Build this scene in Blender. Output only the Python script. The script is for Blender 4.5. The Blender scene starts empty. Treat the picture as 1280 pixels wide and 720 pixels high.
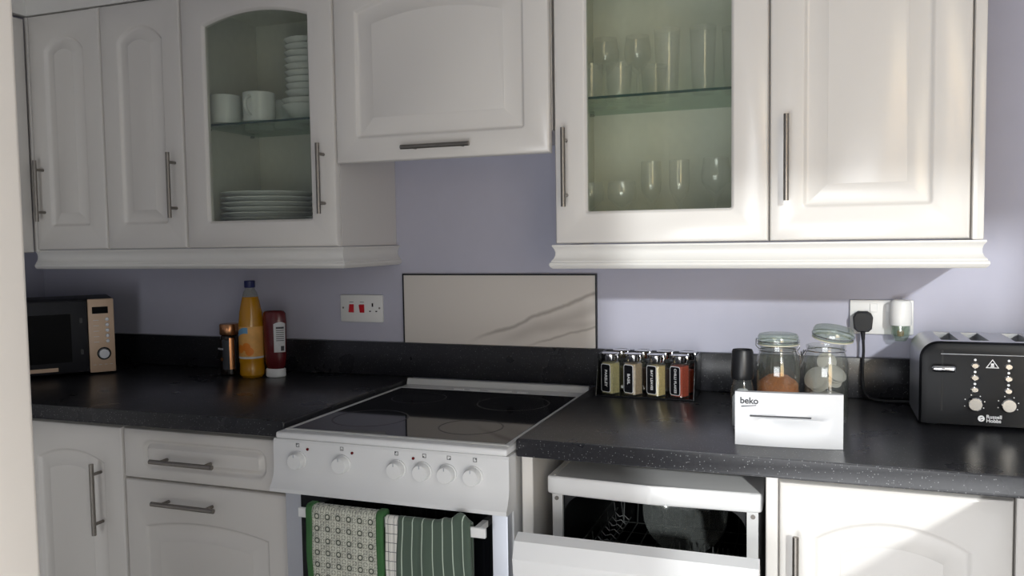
import bpy, bmesh, math, random
from mathutils import Vector, Matrix
random.seed(7)
PI = math.pi
SC = bpy.context.scene
COL = SC.collection

# ------------------------------------------------------------------ camera
def cam_axes(yaw, pit, roll):
    a, b, c = (math.radians(v) for v in (yaw, pit, roll))
    f = Vector((-math.sin(a)*math.cos(b), math.cos(a)*math.cos(b), math.sin(b)))
    r = Vector((math.cos(a), math.sin(a), 0)); u = r.cross(f)
    return r*math.cos(c)+u*math.sin(c), -r*math.sin(c)+u*math.cos(c), f
r_, u_, f_ = cam_axes(20.2001, -3.3943, -0.855)
cd = bpy.data.cameras.new('camera'); cam = bpy.data.objects.new('camera', cd); COL.objects.link(cam)
M4 = Matrix((r_, u_, -f_)).transposed().to_4x4(); M4.translation = Vector((0.73977, -2.27047, 1.32535))
cam.matrix_world = M4
cd.sensor_width = 36.0; cd.lens = 36.0*1042.36/1280; cd.clip_start = 0.02
SC.camera = cam

# ------------------------------------------------------------------ light
SUN_DIR = Vector((-0.41, 1.0, -0.30)).normalized()
w = bpy.data.worlds.new('sky'); SC.world = w; w.use_nodes = True
wn = w.node_tree.nodes; wl = w.node_tree.links
bg = wn['Background']; sky = wn.new('ShaderNodeTexSky'); sky.sky_type = 'NISHITA'; sky.sun_disc = False
sky.sun_elevation = math.radians(16); sky.sun_rotation = math.radians(160)
wl.new(sky.outputs[0], bg.inputs[0]); bg.inputs[1].default_value = 0.12
sl = bpy.data.lights.new('sun', 'SUN'); sl.energy = 2.25; sl.angle = math.radians(2.0); sl.color = (1.0, 1.0, 1.0)
so = bpy.data.objects.new('sun', sl); COL.objects.link(so)
so.rotation_euler = SUN_DIR.to_track_quat('-Z', 'Y').to_euler(); so.location = (3, -6, 3)
al = bpy.data.lights.new('patio_daylight', 'AREA'); al.shape = 'RECTANGLE'; al.size = 1.06; al.size_y = 2.1
al.energy = 9; al.color = (0.92, 0.96, 1.0)
ao = bpy.data.objects.new('patio_daylight', al); COL.objects.link(ao)
ao.location = (1.94, -2.985, 1.18); ao.rotation_euler = Vector((0, 1, 0)).to_track_quat('-Z', 'Z').to_euler()
al2 = bpy.data.lights.new('added_fill_light', 'AREA'); al2.shape = 'RECTANGLE'; al2.size = 1.56; al2.size_y = 1.05  # fill light added behind the camera to raise the ambient level
al2.energy = 36; al2.color = (0.955, 0.975, 1.0)
ao2 = bpy.data.objects.new('added_fill_light', al2); COL.objects.link(ao2)
ao2.location = (.37, -2.985, .63); ao2.rotation_euler = ao.rotation_euler
vs = SC.view_settings; vs.view_transform = 'Standard'; vs.look = 'None'; vs.gamma = 1.0
vs.exposure = 0.0
try: SC.cycles.transparent_max_bounces = 24      # several glasses stand behind one another
except Exception: pass
try: vs.use_curve_mapping = False
except Exception: pass

# ------------------------------------------------------------------ materials
def lin(c):
    if isinstance(c, str):
        c = c.lstrip('#'); c = [int(c[i:i+2], 16)/255 for i in (0, 2, 4)]
        c = [x/12.92 if x <= .04045 else ((x+.055)/1.055)**2.4 for x in c]
    return (c[0], c[1], c[2], 1.0)
def nodes(name):
    m = bpy.data.materials.new(name); m.use_nodes = True
    nt = m.node_tree; return m, nt, nt.nodes, nt.links, nt.nodes['Principled BSDF']
def pm(name, col, rough=.5, metal=0., scale=40., var=.05, bump=0., spec=.5, coat=0., trans=0., obj=True):
    """procedural material: noise-varied colour, optional fine relief"""
    m, nt, N, L, b = nodes(name)
    tc = N.new('ShaderNodeTexCoord'); nz = N.new('ShaderNodeTexNoise')
    nz.inputs['Scale'].default_value = scale; nz.inputs['Detail'].default_value = 3
    L.new(tc.outputs['Object'], nz.inputs['Vector'])
    mx = N.new('ShaderNodeMix'); mx.data_type = 'RGBA'
    c = lin(col); mx.inputs[6].default_value = [x*(1-var) for x in c[:3]]+[1]
    mx.inputs[7].default_value = [min(1, x*(1+var)) for x in c[:3]]+[1]
    L.new(nz.outputs['Fac'], mx.inputs[0]); L.new(mx.outputs[2], b.inputs['Base Color'])
    b.inputs['Roughness'].default_value = rough; b.inputs['Metallic'].default_value = metal
    b.inputs['Specular IOR Level'].default_value = spec; b.inputs['Coat Weight'].default_value = coat
    b.inputs['Coat Roughness'].default_value = .12
    if bump:
        bp = N.new('ShaderNodeBump'); bp.inputs['Strength'].default_value = bump; bp.inputs['Distance'].default_value = .002
        L.new(nz.outputs['Fac'], bp.inputs['Height']); L.new(bp.outputs[0], b.inputs['Normal'])
    return m
def glassy(name, tint, gloss=.08, rough=.03, edge=.6, murk=0., murkcol='#c8d0c4'):
    """thin clear glass: see-through tint with a fresnel sheen; murk adds a little dull film"""
    m, nt, N, L, b = nodes(name); N.remove(b)
    out = N['Material Output']; tr = N.new('ShaderNodeBsdfTransparent'); tr.inputs[0].default_value = lin(tint)
    gl = N.new('ShaderNodeBsdfGlossy'); gl.inputs['Roughness'].default_value = rough
    nz = N.new('ShaderNodeTexNoise'); nz.inputs['Scale'].default_value = 25
    lw = N.new('ShaderNodeLayerWeight'); lw.inputs[0].default_value = .35
    mr = N.new('ShaderNodeMapRange'); mr.inputs[3].default_value = gloss; mr.inputs[4].default_value = edge
    pw = N.new('ShaderNodeMath'); pw.operation = 'POWER'; pw.inputs[1].default_value = 2.2
    L.new(lw.outputs['Facing'], pw.inputs[0]); L.new(pw.outputs[0], mr.inputs[0])
    ms = N.new('ShaderNodeMixShader'); L.new(mr.outputs[0], ms.inputs[0]); L.new(tr.outputs[0], ms.inputs[1]); L.new(gl.outputs[0], ms.inputs[2])
    last = ms
    if murk:
        df = N.new('ShaderNodeBsdfDiffuse'); df.inputs[0].default_value = lin(murkcol)
        mm = N.new('ShaderNodeMath'); mm.operation = 'MULTIPLY'; mm.inputs[1].default_value = murk*2
        L.new(nz.outputs['Fac'], mm.inputs[0])
        m2 = N.new('ShaderNodeMixShader'); L.new(mm.outputs[0], m2.inputs[0]); L.new(ms.outputs[0], m2.inputs[1]); L.new(df.outputs[0], m2.inputs[2]); last = m2
    L.new(last.outputs[0], out.inputs['Surface'])
    return m
MAT = {}
MAT['door'] = pm('white_foil_door', '#e4e0db', .22, scale=6, var=.012, spec=.5)
MAT['carcass'] = pm('cream_carcass', '#e0dcd8', .4, scale=5, var=.02)
MAT['carcass_in'] = pm('cream_interior', '#d6d7cd', .5, scale=5, var=.03)
MAT['pelmet'] = pm('ivory_pelmet', '#e4e2de', .3, scale=5, var=.02)
MAT['wall'] = pm('lavender_wall_paint', '#b9b9c9', .75, scale=18, var=.03, bump=.08)
MAT['wallw'] = pm('white_wall_paint', '#e0e0e0', .8, scale=10, var=.03, bump=.06)
MAT['ceil'] = pm('ceiling_paint', '#cfcfd0', .85, scale=10, var=.02)
MAT['floor'] = pm('floor_vinyl', '#b6b5b4', .45, scale=7, var=.12)
MAT['jamb'] = pm('gloss_white_woodwork', '#f3e9dd', .4, scale=9, var=.03, bump=.1)
MAT['steel'] = pm('brushed_steel', '#918c86', .42, 1., scale=120, var=.1)
MAT['chrome'] = pm('chrome', '#d8d8da', .1, 1., scale=30, var=.03)
MAT['whitepl'] = pm('white_plastic', '#e9e9e8', .35, scale=12, var=.02)
MAT['enamel'] = pm('white_enamel', '#e6e6e6', .22, scale=12, var=.015, spec=.6)
MAT['drawerwhite'] = pm('white_drawer_plastic', '#d0d1d4', .3, scale=12, var=.015)
MAT['silverpl'] = pm('silver_grey_panel', '#b9bcc4', .35, .35, scale=20, var=.03)
MAT['blackgl'] = pm('black_oven_glass', '#0b0c0f', .12, scale=20, var=.1, spec=.5)
MAT['hob'] = pm('black_ceramic_hob', '#08080a', .05, scale=20, var=.1, spec=.6)
MAT['ring'] = pm('hob_ring_print', '#2b2b2e', .25, scale=20, var=.1)
MAT['blackpl'] = pm('black_plastic', '#141518', .4, scale=60, var=.1)
MAT['blackgloss'] = pm('black_gloss_plastic', '#101114', .22, scale=60, var=.1)
MAT['toaster'] = pm('black_toaster_enamel', '#0e0f12', .36, scale=60, var=.1, spec=.15)
MAT['rubber'] = pm('black_rubber', '#15161a', .6, scale=60, var=.1)
MAT['dark'] = pm('dark_void', '#101012', .7, scale=20, var=.1)
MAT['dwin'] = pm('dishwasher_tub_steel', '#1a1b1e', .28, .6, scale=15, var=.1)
MAT['red'] = pm('red_switch', '#c8202c', .35, scale=30, var=.05)
MAT['lamp'] = pm('red_indicator', '#6a0d10', .25, scale=30, var=.05)
MAT['print'] = pm('dark_print', '#33353a', .5, scale=30, var=.05)
MAT['lgprint'] = pm('light_print', '#d8d8da', .5, scale=30, var=.05)
MAT['gold'] = pm('champagne_fascia', '#d2b498', .40, .0, scale=40, var=.05)
MAT['micro'] = pm('dark_grey_casing', '#232327', .5, scale=40, var=.08, spec=.25)
MAT['display'] = pm('black_display', '#060607', .5, scale=40, var=.08)
MAT['mesh'] = pm('dark_mesh_window', '#0a0a0b', .6, scale=40, var=.1, spec=.1)
MAT['ceramic'] = pm('white_ceramic', '#dfe2e0', .2, scale=10, var=.02, spec=.6)
MAT['glass'] = glassy('cabinet_pane_glass', '#fafcf8', .035, .03, .4, .03, '#a9b0a0')
MAT['tumbler'] = glassy('glassware', '#fefefe', .05, .10, .20, .035, '#f2f5f0')
MAT['shelf'] = glassy('glass_shelf', '#eaf4ee', .06, .03, .5, .05, '#8fb3a5')
MAT['shelfedge'] = pm('green_glass_edge', '#123a36', .15, scale=30, var=.1)
MAT['jarglass'] = glassy('jar_glass', '#fbfcfb', .07, .04, .6, .02)
MAT['lidglass'] = glassy('green_tinged_lid_glass', '#eff5f0', .14, .05, .7, .13, '#b9c8bb')
MAT['bowlglass'] = glassy('bowl_glass', '#f2f4f2', .10, .06, .7, .24, '#8a8e8c')
MAT['winglass'] = glassy('window_glass', '#f6f8f8', .04, .02, .5)
MAT['copper'] = pm('copper_lid', '#c08a62', .25, .9, scale=30, var=.08)
MAT['coffee_glass'] = pm('dark_coffee_jar', '#1c120e', .16, scale=40, var=.3, spec=.6)
MAT['squash'] = pm('orange_squash', '#bd8410', .18, scale=10, var=.1, spec=.6)
MAT['clearpl'] = glassy('clear_bottle_plastic', '#eceeea', .08, .1, .6, .3, '#b8b8b4')
MAT['navy'] = pm('navy_cap', '#20275c', .4, scale=30, var=.05)
MAT['ketchup'] = pm('ketchup_bottle', '#5e1a1e', .2, scale=20, var=.12, spec=.6)
MAT['seal'] = pm('pale_rubber_seal', '#c4c0ac', .5, scale=20, var=.05)
MAT['salt'] = pm('salt', '#dadcde', .8, scale=600, var=.12, bump=.4)
MAT['granule'] = pm('coffee_granules', '#a9642c', .75, scale=190, var=.5, bump=.9)
MAT['pad'] = pm('pale_filter_paper', '#b3b0aa', .8, scale=60, var=.08, bump=.2)
MAT['amber'] = pm('amber_oil', '#d08a2a', .2, scale=50, var=.3)
MAT['greentrim'] = pm('green_cotton_binding', '#386538', .85, scale=300, var=.15, bump=.4)
MAT['steelrail'] = pm('pale_grey_enamel', '#c9c9c8', .3, scale=12, var=.02)
MAT['wire'] = pm('rack_wire', '#6b6d6c', .4, .5, scale=30, var=.1)
MAT['toastertop'] = pm('brushed_toaster_top', '#b8babe', .34, .85, scale=90, var=.06)
for nm, c1 in (('parsley', '#9c9468'), ('basil', '#8c7a62'), ('bay', '#b3a06c'), ('chilli', '#9a3b22'), ('paprika', '#c2481c'), ('grey_spice', '#6a6460'), ('dark_spice', '#4c3226'), ('green_spice', '#6f6a42')):
    MAT[nm] = pm('dried_'+nm, c1, .85, scale=260, var=.55, bump=.9)

def worktop_mat():
    m, nt, N, L, b = nodes('black_speckled_laminate')
    tc = N.new('ShaderNodeTexCoord'); v = N.new('ShaderNodeTexVoronoi'); v.inputs['Scale'].default_value = 350
    L.new(tc.outputs['Object'], v.inputs['Vector'])
    sx = N.new('ShaderNodeSeparateColor'); L.new(v.outputs['Color'], sx.inputs[0])
    g = N.new('ShaderNodeMath'); g.operation = 'GREATER_THAN'; g.inputs[1].default_value = .87; L.new(sx.outputs[0], g.inputs[0])
    d = N.new('ShaderNodeMath'); d.operation = 'LESS_THAN'; d.inputs[1].default_value = .36; L.new(v.outputs['Distance'], d.inputs[0])
    mu = N.new('ShaderNodeMath'); mu.operation = 'MULTIPLY'; L.new(g.outputs[0], mu.inputs[0]); L.new(d.outputs[0], mu.inputs[1])
    mv = N.new('ShaderNodeMath'); mv.operation = 'MULTIPLY'; L.new(mu.outputs[0], mv.inputs[0]); L.new(sx.outputs[1], mv.inputs[1])
    nz = N.new('ShaderNodeTexNoise'); nz.inputs['Scale'].default_value = 170; nz.inputs['Detail'].default_value = 5; L.new(tc.outputs['Object'], nz.inputs['Vector'])
    base = N.new('ShaderNodeMix'); base.data_type = 'RGBA'; base.inputs[6].default_value = (.008, .008, .010, 1); base.inputs[7].default_value = (.026, .026, .031, 1)
    L.new(nz.outputs['Fac'], base.inputs[0])
    mx = N.new('ShaderNodeMix'); mx.data_type = 'RGBA'; mx.inputs[7].default_value = (.27, .27, .275, 1)
    L.new(mv.outputs[0], mx.inputs[0]); L.new(base.outputs[2], mx.inputs[6]); L.new(mx.outputs[2], b.inputs['Base Color'])
    n2 = N.new('ShaderNodeTexNoise'); n2.inputs['Scale'].default_value = 7; n2.inputs['Detail'].default_value = 4; L.new(tc.outputs['Object'], n2.inputs['Vector'])
    mr = N.new('ShaderNodeMapRange'); mr.inputs[3].default_value = .22; mr.inputs[4].default_value = .36; L.new(n2.outputs['Fac'], mr.inputs[0])
    L.new(mr.outputs[0], b.inputs['Roughness']); b.inputs['Specular IOR Level'].default_value = .45
    return m
MAT['worktop'] = worktop_mat()

def marble_mat():
    m, nt, N, L, b = nodes('cream_marble_tile')
    def mth(op, a, c=None, v=None):
        n = N.new('ShaderNodeMath'); n.operation = op
        for i, q in enumerate((a, c)):
            if q is None: continue
            if isinstance(q, (int, float)): n.inputs[i].default_value = q
            else: L.new(q, n.inputs[i])
        return n.outputs[0]
    tc = N.new('ShaderNodeTexCoord'); sp = N.new('ShaderNodeSeparateXYZ'); L.new(tc.outputs['Object'], sp.inputs[0])
    nz = N.new('ShaderNodeTexNoise'); nz.inputs['Scale'].default_value = 9; nz.inputs['Detail'].default_value = 5; L.new(tc.outputs['Object'], nz.inputs['Vector'])
    nb = mth('MULTIPLY', mth('SUBTRACT', nz.outputs['Fac'], .5), .030)
    X = sp.outputs[0]; Z = mth('ADD', sp.outputs[2], nb)
    def vein(a, s, wd, x0):
        f = mth('ABSOLUTE', mth('SUBTRACT', Z, mth('ADD', mth('MULTIPLY', X, s), a)))
        k = N.new('ShaderNodeMapRange'); k.interpolation_type = 'SMOOTHSTEP'; k.inputs[1].default_value = 0; k.inputs[2].default_value = wd; k.inputs[3].default_value = 1; k.inputs[4].default_value = 0
        L.new(f, k.inputs[0])
        h = N.new('ShaderNodeMapRange'); h.interpolation_type = 'SMOOTHSTEP'; h.inputs[1].default_value = x0; h.inputs[2].default_value = x0+.12; L.new(X, h.inputs[0])
        return mth('MULTIPLY', k.outputs[0], h.outputs[0])
    # local x 0..0.605, z 0..0.209
    v1 = vein(-.072, .375, .010, .20); v2 = vein(-.10, .26, .006, .36); v3 = vein(-.088, .33, .032, .28); v4 = vein(-.005, .12, .020, .40)
    t = mth('ADD', mth('ADD', mth('MULTIPLY', v1, .55), mth('MULTIPLY', v2, .45)), mth('ADD', mth('MULTIPLY', v3, .30), mth('MULTIPLY', v4, .22)))
    t.node.use_clamp = True
    mx = N.new('ShaderNodeMix'); mx.data_type = 'RGBA'; mx.inputs[6].default_value = lin('#d6d0ca'); mx.inputs[7].default_value = lin('#7d736c')
    L.new(t, mx.inputs[0]); L.new(mx.outputs[2], b.inputs['Base Color']); b.inputs['Roughness'].default_value = .25
    return m
MAT['marble'] = marble_mat()

def cloth_mat(kind):
    m, nt, N, L, b = nodes(kind+'_cloth')
    def mth(op, a, c=None):
        n = N.new('ShaderNodeMath'); n.operation = op
        for i, q in enumerate((a, c)):
            if q is None: continue
            if isinstance(q, (int, float)): n.inputs[i].default_value = q
            else: L.new(q, n.inputs[i])
        return n.outputs[0]
    uv = N.new('ShaderNodeUVMap'); sp = N.new('ShaderNodeSeparateXYZ'); L.new(uv.outputs[0], sp.inputs[0])
    U, V = sp.outputs[0], sp.outputs[1]          # metres along the cloth
    def cell(q, s, off=0.): return mth('SUBTRACT', mth('FRACT', mth('ADD', mth('MULTIPLY', q, s), off)), .5)
    def rad(a, c): return mth('SQRT', mth('ADD', mth('MULTIPLY', a, a), mth('MULTIPLY', c, c)))
    def ringm(r, r0, wd): return mth('LESS_THAN', mth('ABSOLUTE', mth('SUBTRACT', r, r0)), wd)
    mx = N.new('ShaderNodeMix'); mx.data_type = 'RGBA'
    if kind == 'stripe':
        f = mth('ABSOLUTE', cell(U, 1/.0225)); msk = mth('LESS_THAN', f, .045)
        mx.inputs[6].default_value = lin('#4b5a4e'); mx.inputs[7].default_value = lin('#b9c6b6')
    elif kind == 'check':
        a = mth('LESS_THAN', mth('ABSOLUTE', cell(U, 1/.0135)), .045); c = mth('LESS_THAN', mth('ABSOLUTE', cell(V, 1/.0195)), .04)
        msk = mth('MAXIMUM', a, c); mx.inputs[6].default_value = lin('#dcd9d2'); mx.inputs[7].default_value = lin('#6d6f70')
    else:
        a, c = cell(U, 1/.0262), cell(V, 1/.0262); r = rad(a, c); msk = ringm(r, .20, .055)
        dm = mth('ADD', mth('ABSOLUTE', a), mth('ABSOLUTE', c))
        msk = mth('MAXIMUM', msk, mth('MULTIPLY', ringm(dm, .42, .022), .75))
        a2, c2 = cell(U, 1/.0131, .5), cell(V, 1/.0131, .5); r2 = rad(a2, c2)
        far = mth('GREATER_THAN', r, .36)
        msk = mth('MAXIMUM', msk, mth('MULTIPLY', mth('MULTIPLY', ringm(r2, .34, .06), far), .55))
        a3, c3 = cell(U, 1/.0065), cell(V, 1/.0065)
        msk = mth('MAXIMUM', msk, mth('MULTIPLY', mth('MULTIPLY', mth('LESS_THAN', rad(a3, c3), .22), mth('GREATER_THAN', r, .30)), .6))
        mx.inputs[6].default_value = lin('#cdcdbf'); mx.inputs[7].default_value = lin('#4c5246')
    L.new(msk, mx.inputs[0]); L.new(mx.outputs[2], b.inputs['Base Color'])
    b.inputs['Roughness'].default_value = .9; b.inputs['Sheen Weight'].default_value = .2
    nz = N.new('ShaderNodeTexNoise'); nz.inputs['Scale'].default_value = 500; L.new(uv.outputs[0], nz.inputs['Vector'])
    bp = N.new('ShaderNodeBump'); bp.inputs['Strength'].default_value = .3; bp.inputs['Distance'].default_value = .001
    hh = nz.outputs['Fac']
    if kind == 'floral':   # diagonal quilting lines pressed in
        q1 = mth('ABSOLUTE', cell(mth('ADD', U, V), 1/.052)); q2 = mth('ABSOLUTE', cell(mth('SUBTRACT', U, V), 1/.052))
        hh = mth('MULTIPLY', mth('POWER', mth('MINIMUM', q1, q2), .5), 3.)
        bp.inputs['Distance'].default_value = .003; bp.inputs['Strength'].default_value = .7
    L.new(hh, bp.inputs['Height']); L.new(bp.outputs[0], b.inputs['Normal'])
    return m
for k in ('stripe', 'check', 'floral'): MAT[k] = cloth_mat(k)

# ------------------------------------------------------------------ mesh helpers
class MB:
    def __init__(s): s.bm = bmesh.new(); s.T = Matrix.Identity(4)
    def v(s, p): return s.bm.verts.new(s.T @ Vector(p))
    def face(s, vs):
        try: return s.bm.faces.new(vs)
        except ValueError: return None
    def box(s, a, b, bev=0., seg=2):
        x0, y0, z0 = (min(a[i], b[i]) for i in range(3)); x1, y1, z1 = (max(a[i], b[i]) for i in range(3))
        V = [s.v((x, y, z)) for z in (z0, z1) for y in (y0, y1) for x in (x0, x1)]
        F = [s.face([V[i] for i in q]) for q in ((0, 2, 3, 1), (4, 5, 7, 6), (0, 1, 5, 4), (2, 6, 7, 3), (0, 4, 6, 2), (1, 3, 7, 5))]
        if bev:
            E = list({e for f in F for e in f.edges})
            bmesh.ops.bevel(s.bm, geom=E, offset=bev, segments=seg, affect='EDGES', profile=.5)
        return s
    def rings(s, R, closed=True, cap0=False, cap1=False):
        rows = [[s.v(p) for p in r] for r in R]
        n = len(rows[0]); m = n if closed else n-1
        for a, b in zip(rows, rows[1:]):
            for i in range(m): s.face([a[i], a[(i+1) % n], b[(i+1) % n], b[i]])
        if cap0: s.face(rows[0][::-1])
        if cap1: s.face(rows[-1])
        return rows
    def cyl(s, p0, p1, r0, r1=None, n=16, caps=True):
        p0, p1 = Vector(p0), Vector(p1); d = (p1-p0).normalized(); r1 = r0 if r1 is None else r1
        a = d.orthogonal().normalized(); b = d.cross(a)
        R = [[p+(a*math.cos(2*PI*i/n)+b*math.sin(2*PI*i/n))*r for i in range(n)] for p, r in ((p0, r0), (p1, r1))]
        s.rings(R, True, caps, caps); return s
    def lathe(s, prof, n=32, c=(0, 0, 0), cap0=False, cap1=False, sx=1., sy=1.):
        R = [[(c[0]+r*sx*math.cos(2*PI*i/n), c[1]+r*sy*math.sin(2*PI*i/n), c[2]+z) for i in range(n)] for r, z in prof]
        s.rings(R, True, cap0, cap1); return s
    def tube(s, pts, r, n=8, closed=False):
        P = [Vector(p) for p in pts]; R = []; pa = None
        for i, p in enumerate(P):
            if closed: d = P[(i+1) % len(P)]-P[i-1]
            else: d = P[min(i+1, len(P)-1)]-P[max(i-1, 0)]
            d = d.normalized() if d.length > 1e-9 else Vector((0, 0, 1))
            if pa is None: a = d.orthogonal().normalized()
            else:
                a = pa-d*pa.dot(d); a = a.normalized() if a.length > 1e-6 else d.orthogonal().normalized()
            pa = a; b = d.cross(a); rr = r[i] if isinstance(r, (list, tuple)) else r
            R.append([p+(a*math.cos(2*PI*k/n)+b*math.sin(2*PI*k/n))*rr for k in range(n)])
        if closed: R.append(R[0]); s.rings(R, True)
        else: s.rings(R, True, True, True)
        return s
    def prism(s, poly, axis, a, b, bev=0.):
        """poly: 2-D outline in the plane normal to axis ('x': (y,z), 'y': (x,z), 'z': (x,y))"""
        def P(q, t): return {'x': (t, q[0], q[1]), 'y': (q[0], t, q[1]), 'z': (q[0], q[1], t)}[axis]
        A = [s.v(P(q, a)) for q in poly]; B = [s.v(P(q, b)) for q in poly]; n = len(poly)
        F = [s.face(A), s.face(B[::-1])]
        for i in range(n): F.append(s.face([A[i], B[i], B[(i+1) % n], A[(i+1) % n]]))
        if bev:
            E = list({e for f in F if f for e in f.edges})
            bmesh.ops.bevel(s.bm, geom=E, offset=bev, segments=3, affect='EDGES', profile=.5)
        return s
    def fill_between(s, loops):
        """flat fill bounded by closed vert loops (first outer, rest holes)"""
        E = []
        for lp in loops:
            for i in range(len(lp)):
                e = s.bm.edges.get((lp[i], lp[(i+1) % len(lp)])) or s.bm.edges.new((lp[i], lp[(i+1) % len(lp)]))
                E.append(e)
        bmesh.ops.triangle_fill(s.bm, use_beauty=True, use_dissolve=False, edges=E)
    def build(s, name, mat, parent=None, smooth=35, loc=None):
        bmesh.ops.recalc_face_normals(s.bm, faces=s.bm.faces)
        me = bpy.data.meshes.new(name); s.bm.to_mesh(me); s.bm.free()
        me.materials.append(MAT[mat] if isinstance(mat, str) else mat)
        if smooth:
            me.polygons.foreach_set('use_smooth', [True]*len(me.polygons))
            me.set_sharp_from_angle(angle=math.radians(smooth))
        o = bpy.data.objects.new(name, me); COL.objects.link(o)
        if parent is not None: o.parent = parent
        if loc: o.location = loc
        return o
def tag(o, label=None, cat=None, group=None, kind=None):
    if label: o['label'] = label
    if cat: o['category'] = cat
    if group: o['group'] = group
    if kind: o['kind'] = kind
    return o
def thing(name, label, cat, loc=(0, 0, 0), rz=0., group=None, kind=None):
    o = bpy.data.objects.new(name, None); o.empty_display_size = .05; COL.objects.link(o)
    o.location = loc; o.rotation_euler = (0, 0, rz); return tag(o, label, cat, group, kind)
def dup(root, loc, rz=None, label=None, group=None):
    r = root.copy(); COL.objects.link(r); r.location = loc
    if rz is not None: r.rotation_euler = (0, 0, rz)
    if label: r['label'] = label
    if group: r['group'] = group
    for ch in list(root.children):
        c = ch.copy(); COL.objects.link(c); c.parent = r
        for g in ch.children:
            d = g.copy(); COL.objects.link(d); d.parent = c
    return r
def text(name, s, size, parent, loc, rot=(PI/2, 0, 0), mat='print', align='CENTER', bold=0., sx=1.):
    cu = bpy.data.curves.new('t', 'FONT'); cu.body = s; cu.size = size; cu.extrude = .0003; cu.align_x = align; cu.align_y = 'CENTER'; cu.offset = bold
    cu.space_line = .8
    t = bpy.data.objects.new('t', cu); COL.objects.link(t)
    dg = bpy.context.evaluated_depsgraph_get(); me = bpy.data.meshes.new_from_object(t.evaluated_get(dg))
    bpy.data.objects.remove(t); bpy.data.curves.remove(cu)
    me.materials.clear(); me.materials.append(MAT[mat])
    o = bpy.data.objects.new(name, me); COL.objects.link(o); o.parent = parent; o.location = loc; o.rotation_euler = rot; o.scale = (sx, 1, 1)
    return o
def arcpts(cx, cz, r, a0, a1, n): return [(cx+r*math.cos(a0+(a1-a0)*i/n), cz+r*math.sin(a0+(a1-a0)*i/n)) for i in range(n+1)]
def outline(x0, x1, z0, z1, rise, ins, rb):
    """closed outline (x,z): rounded bottom corners, straight sides, shallow arch on top (or rounded corners), inset by ins"""
    a0, a1, b0 = x0+ins, x1-ins, z0+ins; r = max(rb-ins, .0006)
    P = arcpts(a0+r, b0+r, r, PI, 1.5*PI, 5)+arcpts(a1-r, b0+r, r, 1.5*PI, 2*PI, 5)
    if rise > 0:
        h = (x1-x0)/2; R = (h*h+rise*rise)/(2*rise); cx = (x0+x1)/2; cz = z1-R; R2 = R-ins; hw = h-ins
        th = math.asin(min(1, hw/R2)); P += [(cx+R2*math.sin(t), cz+R2*math.cos(t)) for t in [th-2*th*i/20 for i in range(21)]]
    else:
        t1 = z1-ins
        P += arcpts(a1-r, t1-r, r, 0, .5*PI, 5)+arcpts(a0+r, t1-r, r, .5*PI, PI, 5)
    return P

# door leaf in local XZ, front at y=0 looking to -y, thickness t behind
PROFILE = [(0, 0), (.002, .0006), (.0045, .0030), (.007, .0066), (.010, .0088), (.013, .0092)]
def door_mesh(W, H, margin=.064, top=.064, bot=.066, rise=.035, field=.048, glazed=False, t=.020, rb=.012):
    mb = MB(); c = .008
    def rect(i, y): return [(i, y, i), (W-i, y, i), (W-i, y, H-i), (i, y, H-i)]
    rows = mb.rings([rect(0, t), rect(0, c), rect(.0026, .0030), rect(c, 0)], True)
    def loop(ins, y): return [(x, y, z) for x, z in outline(margin, W-margin, bot, H-top, rise, ins, rb)]
    if glazed:
        prof = [(0, 0), (.002, .0008), (.005, .004), (.008, .0085), (.008, t)]
        R = mb.rings([loop(i, y) for i, y in prof], True)
        mb.fill_between([rows[-1], R[0]]); mb.fill_between([rows[0], R[-1]])
    else:
        prof = PROFILE+[(field, .0012), (field+.0015, .0002)]
        R = mb.rings([loop(i, y) for i, y in prof], True)
        mb.fill_between([rows[-1], R[0]]); mb.face(R[-1]); mb.face(rows[0])
    return mb
def handle_on(parent, p0, p1, out=.030):
    """bar handle from p0 to p1 (x,z) on a door face at y=0 of parent"""
    d = Vector((p1[0]-p0[0], 0, p1[1]-p0[1])); L = d.length; d.normalize(); a = Vector((p0[0], -out, p0[1])); b = Vector((p1[0], -out, p1[1]))
    mb = MB(); mb.cyl(a, b, .0058, n=16)
    for q in (.028, L-.028):
        c = a+d*q; mb.cyl(c, (c.x, 0.0005, c.z), .0042, n=10)
    return mb.build('handle', 'steel', parent)

def put_door(parent, x, y, z, W, H, handle=None, name='door', **kw):
    """door leaf at local lower-left x,z with its front face at y; handle in door coordinates"""
    o = door_mesh(W, H, **kw).build(name, 'door', parent, 30); o.location = (x, y, z)
    if kw.get('glazed'):
        mg = kw.get('margin', .064); g = MB().box((mg-.012, .009, kw.get('bot', .066)-.012), (W-mg+.012, .013, H-kw.get('top', .064)+.012)).build('pane', 'glass', o)
    if handle: handle_on(o, *handle)
    return o

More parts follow.
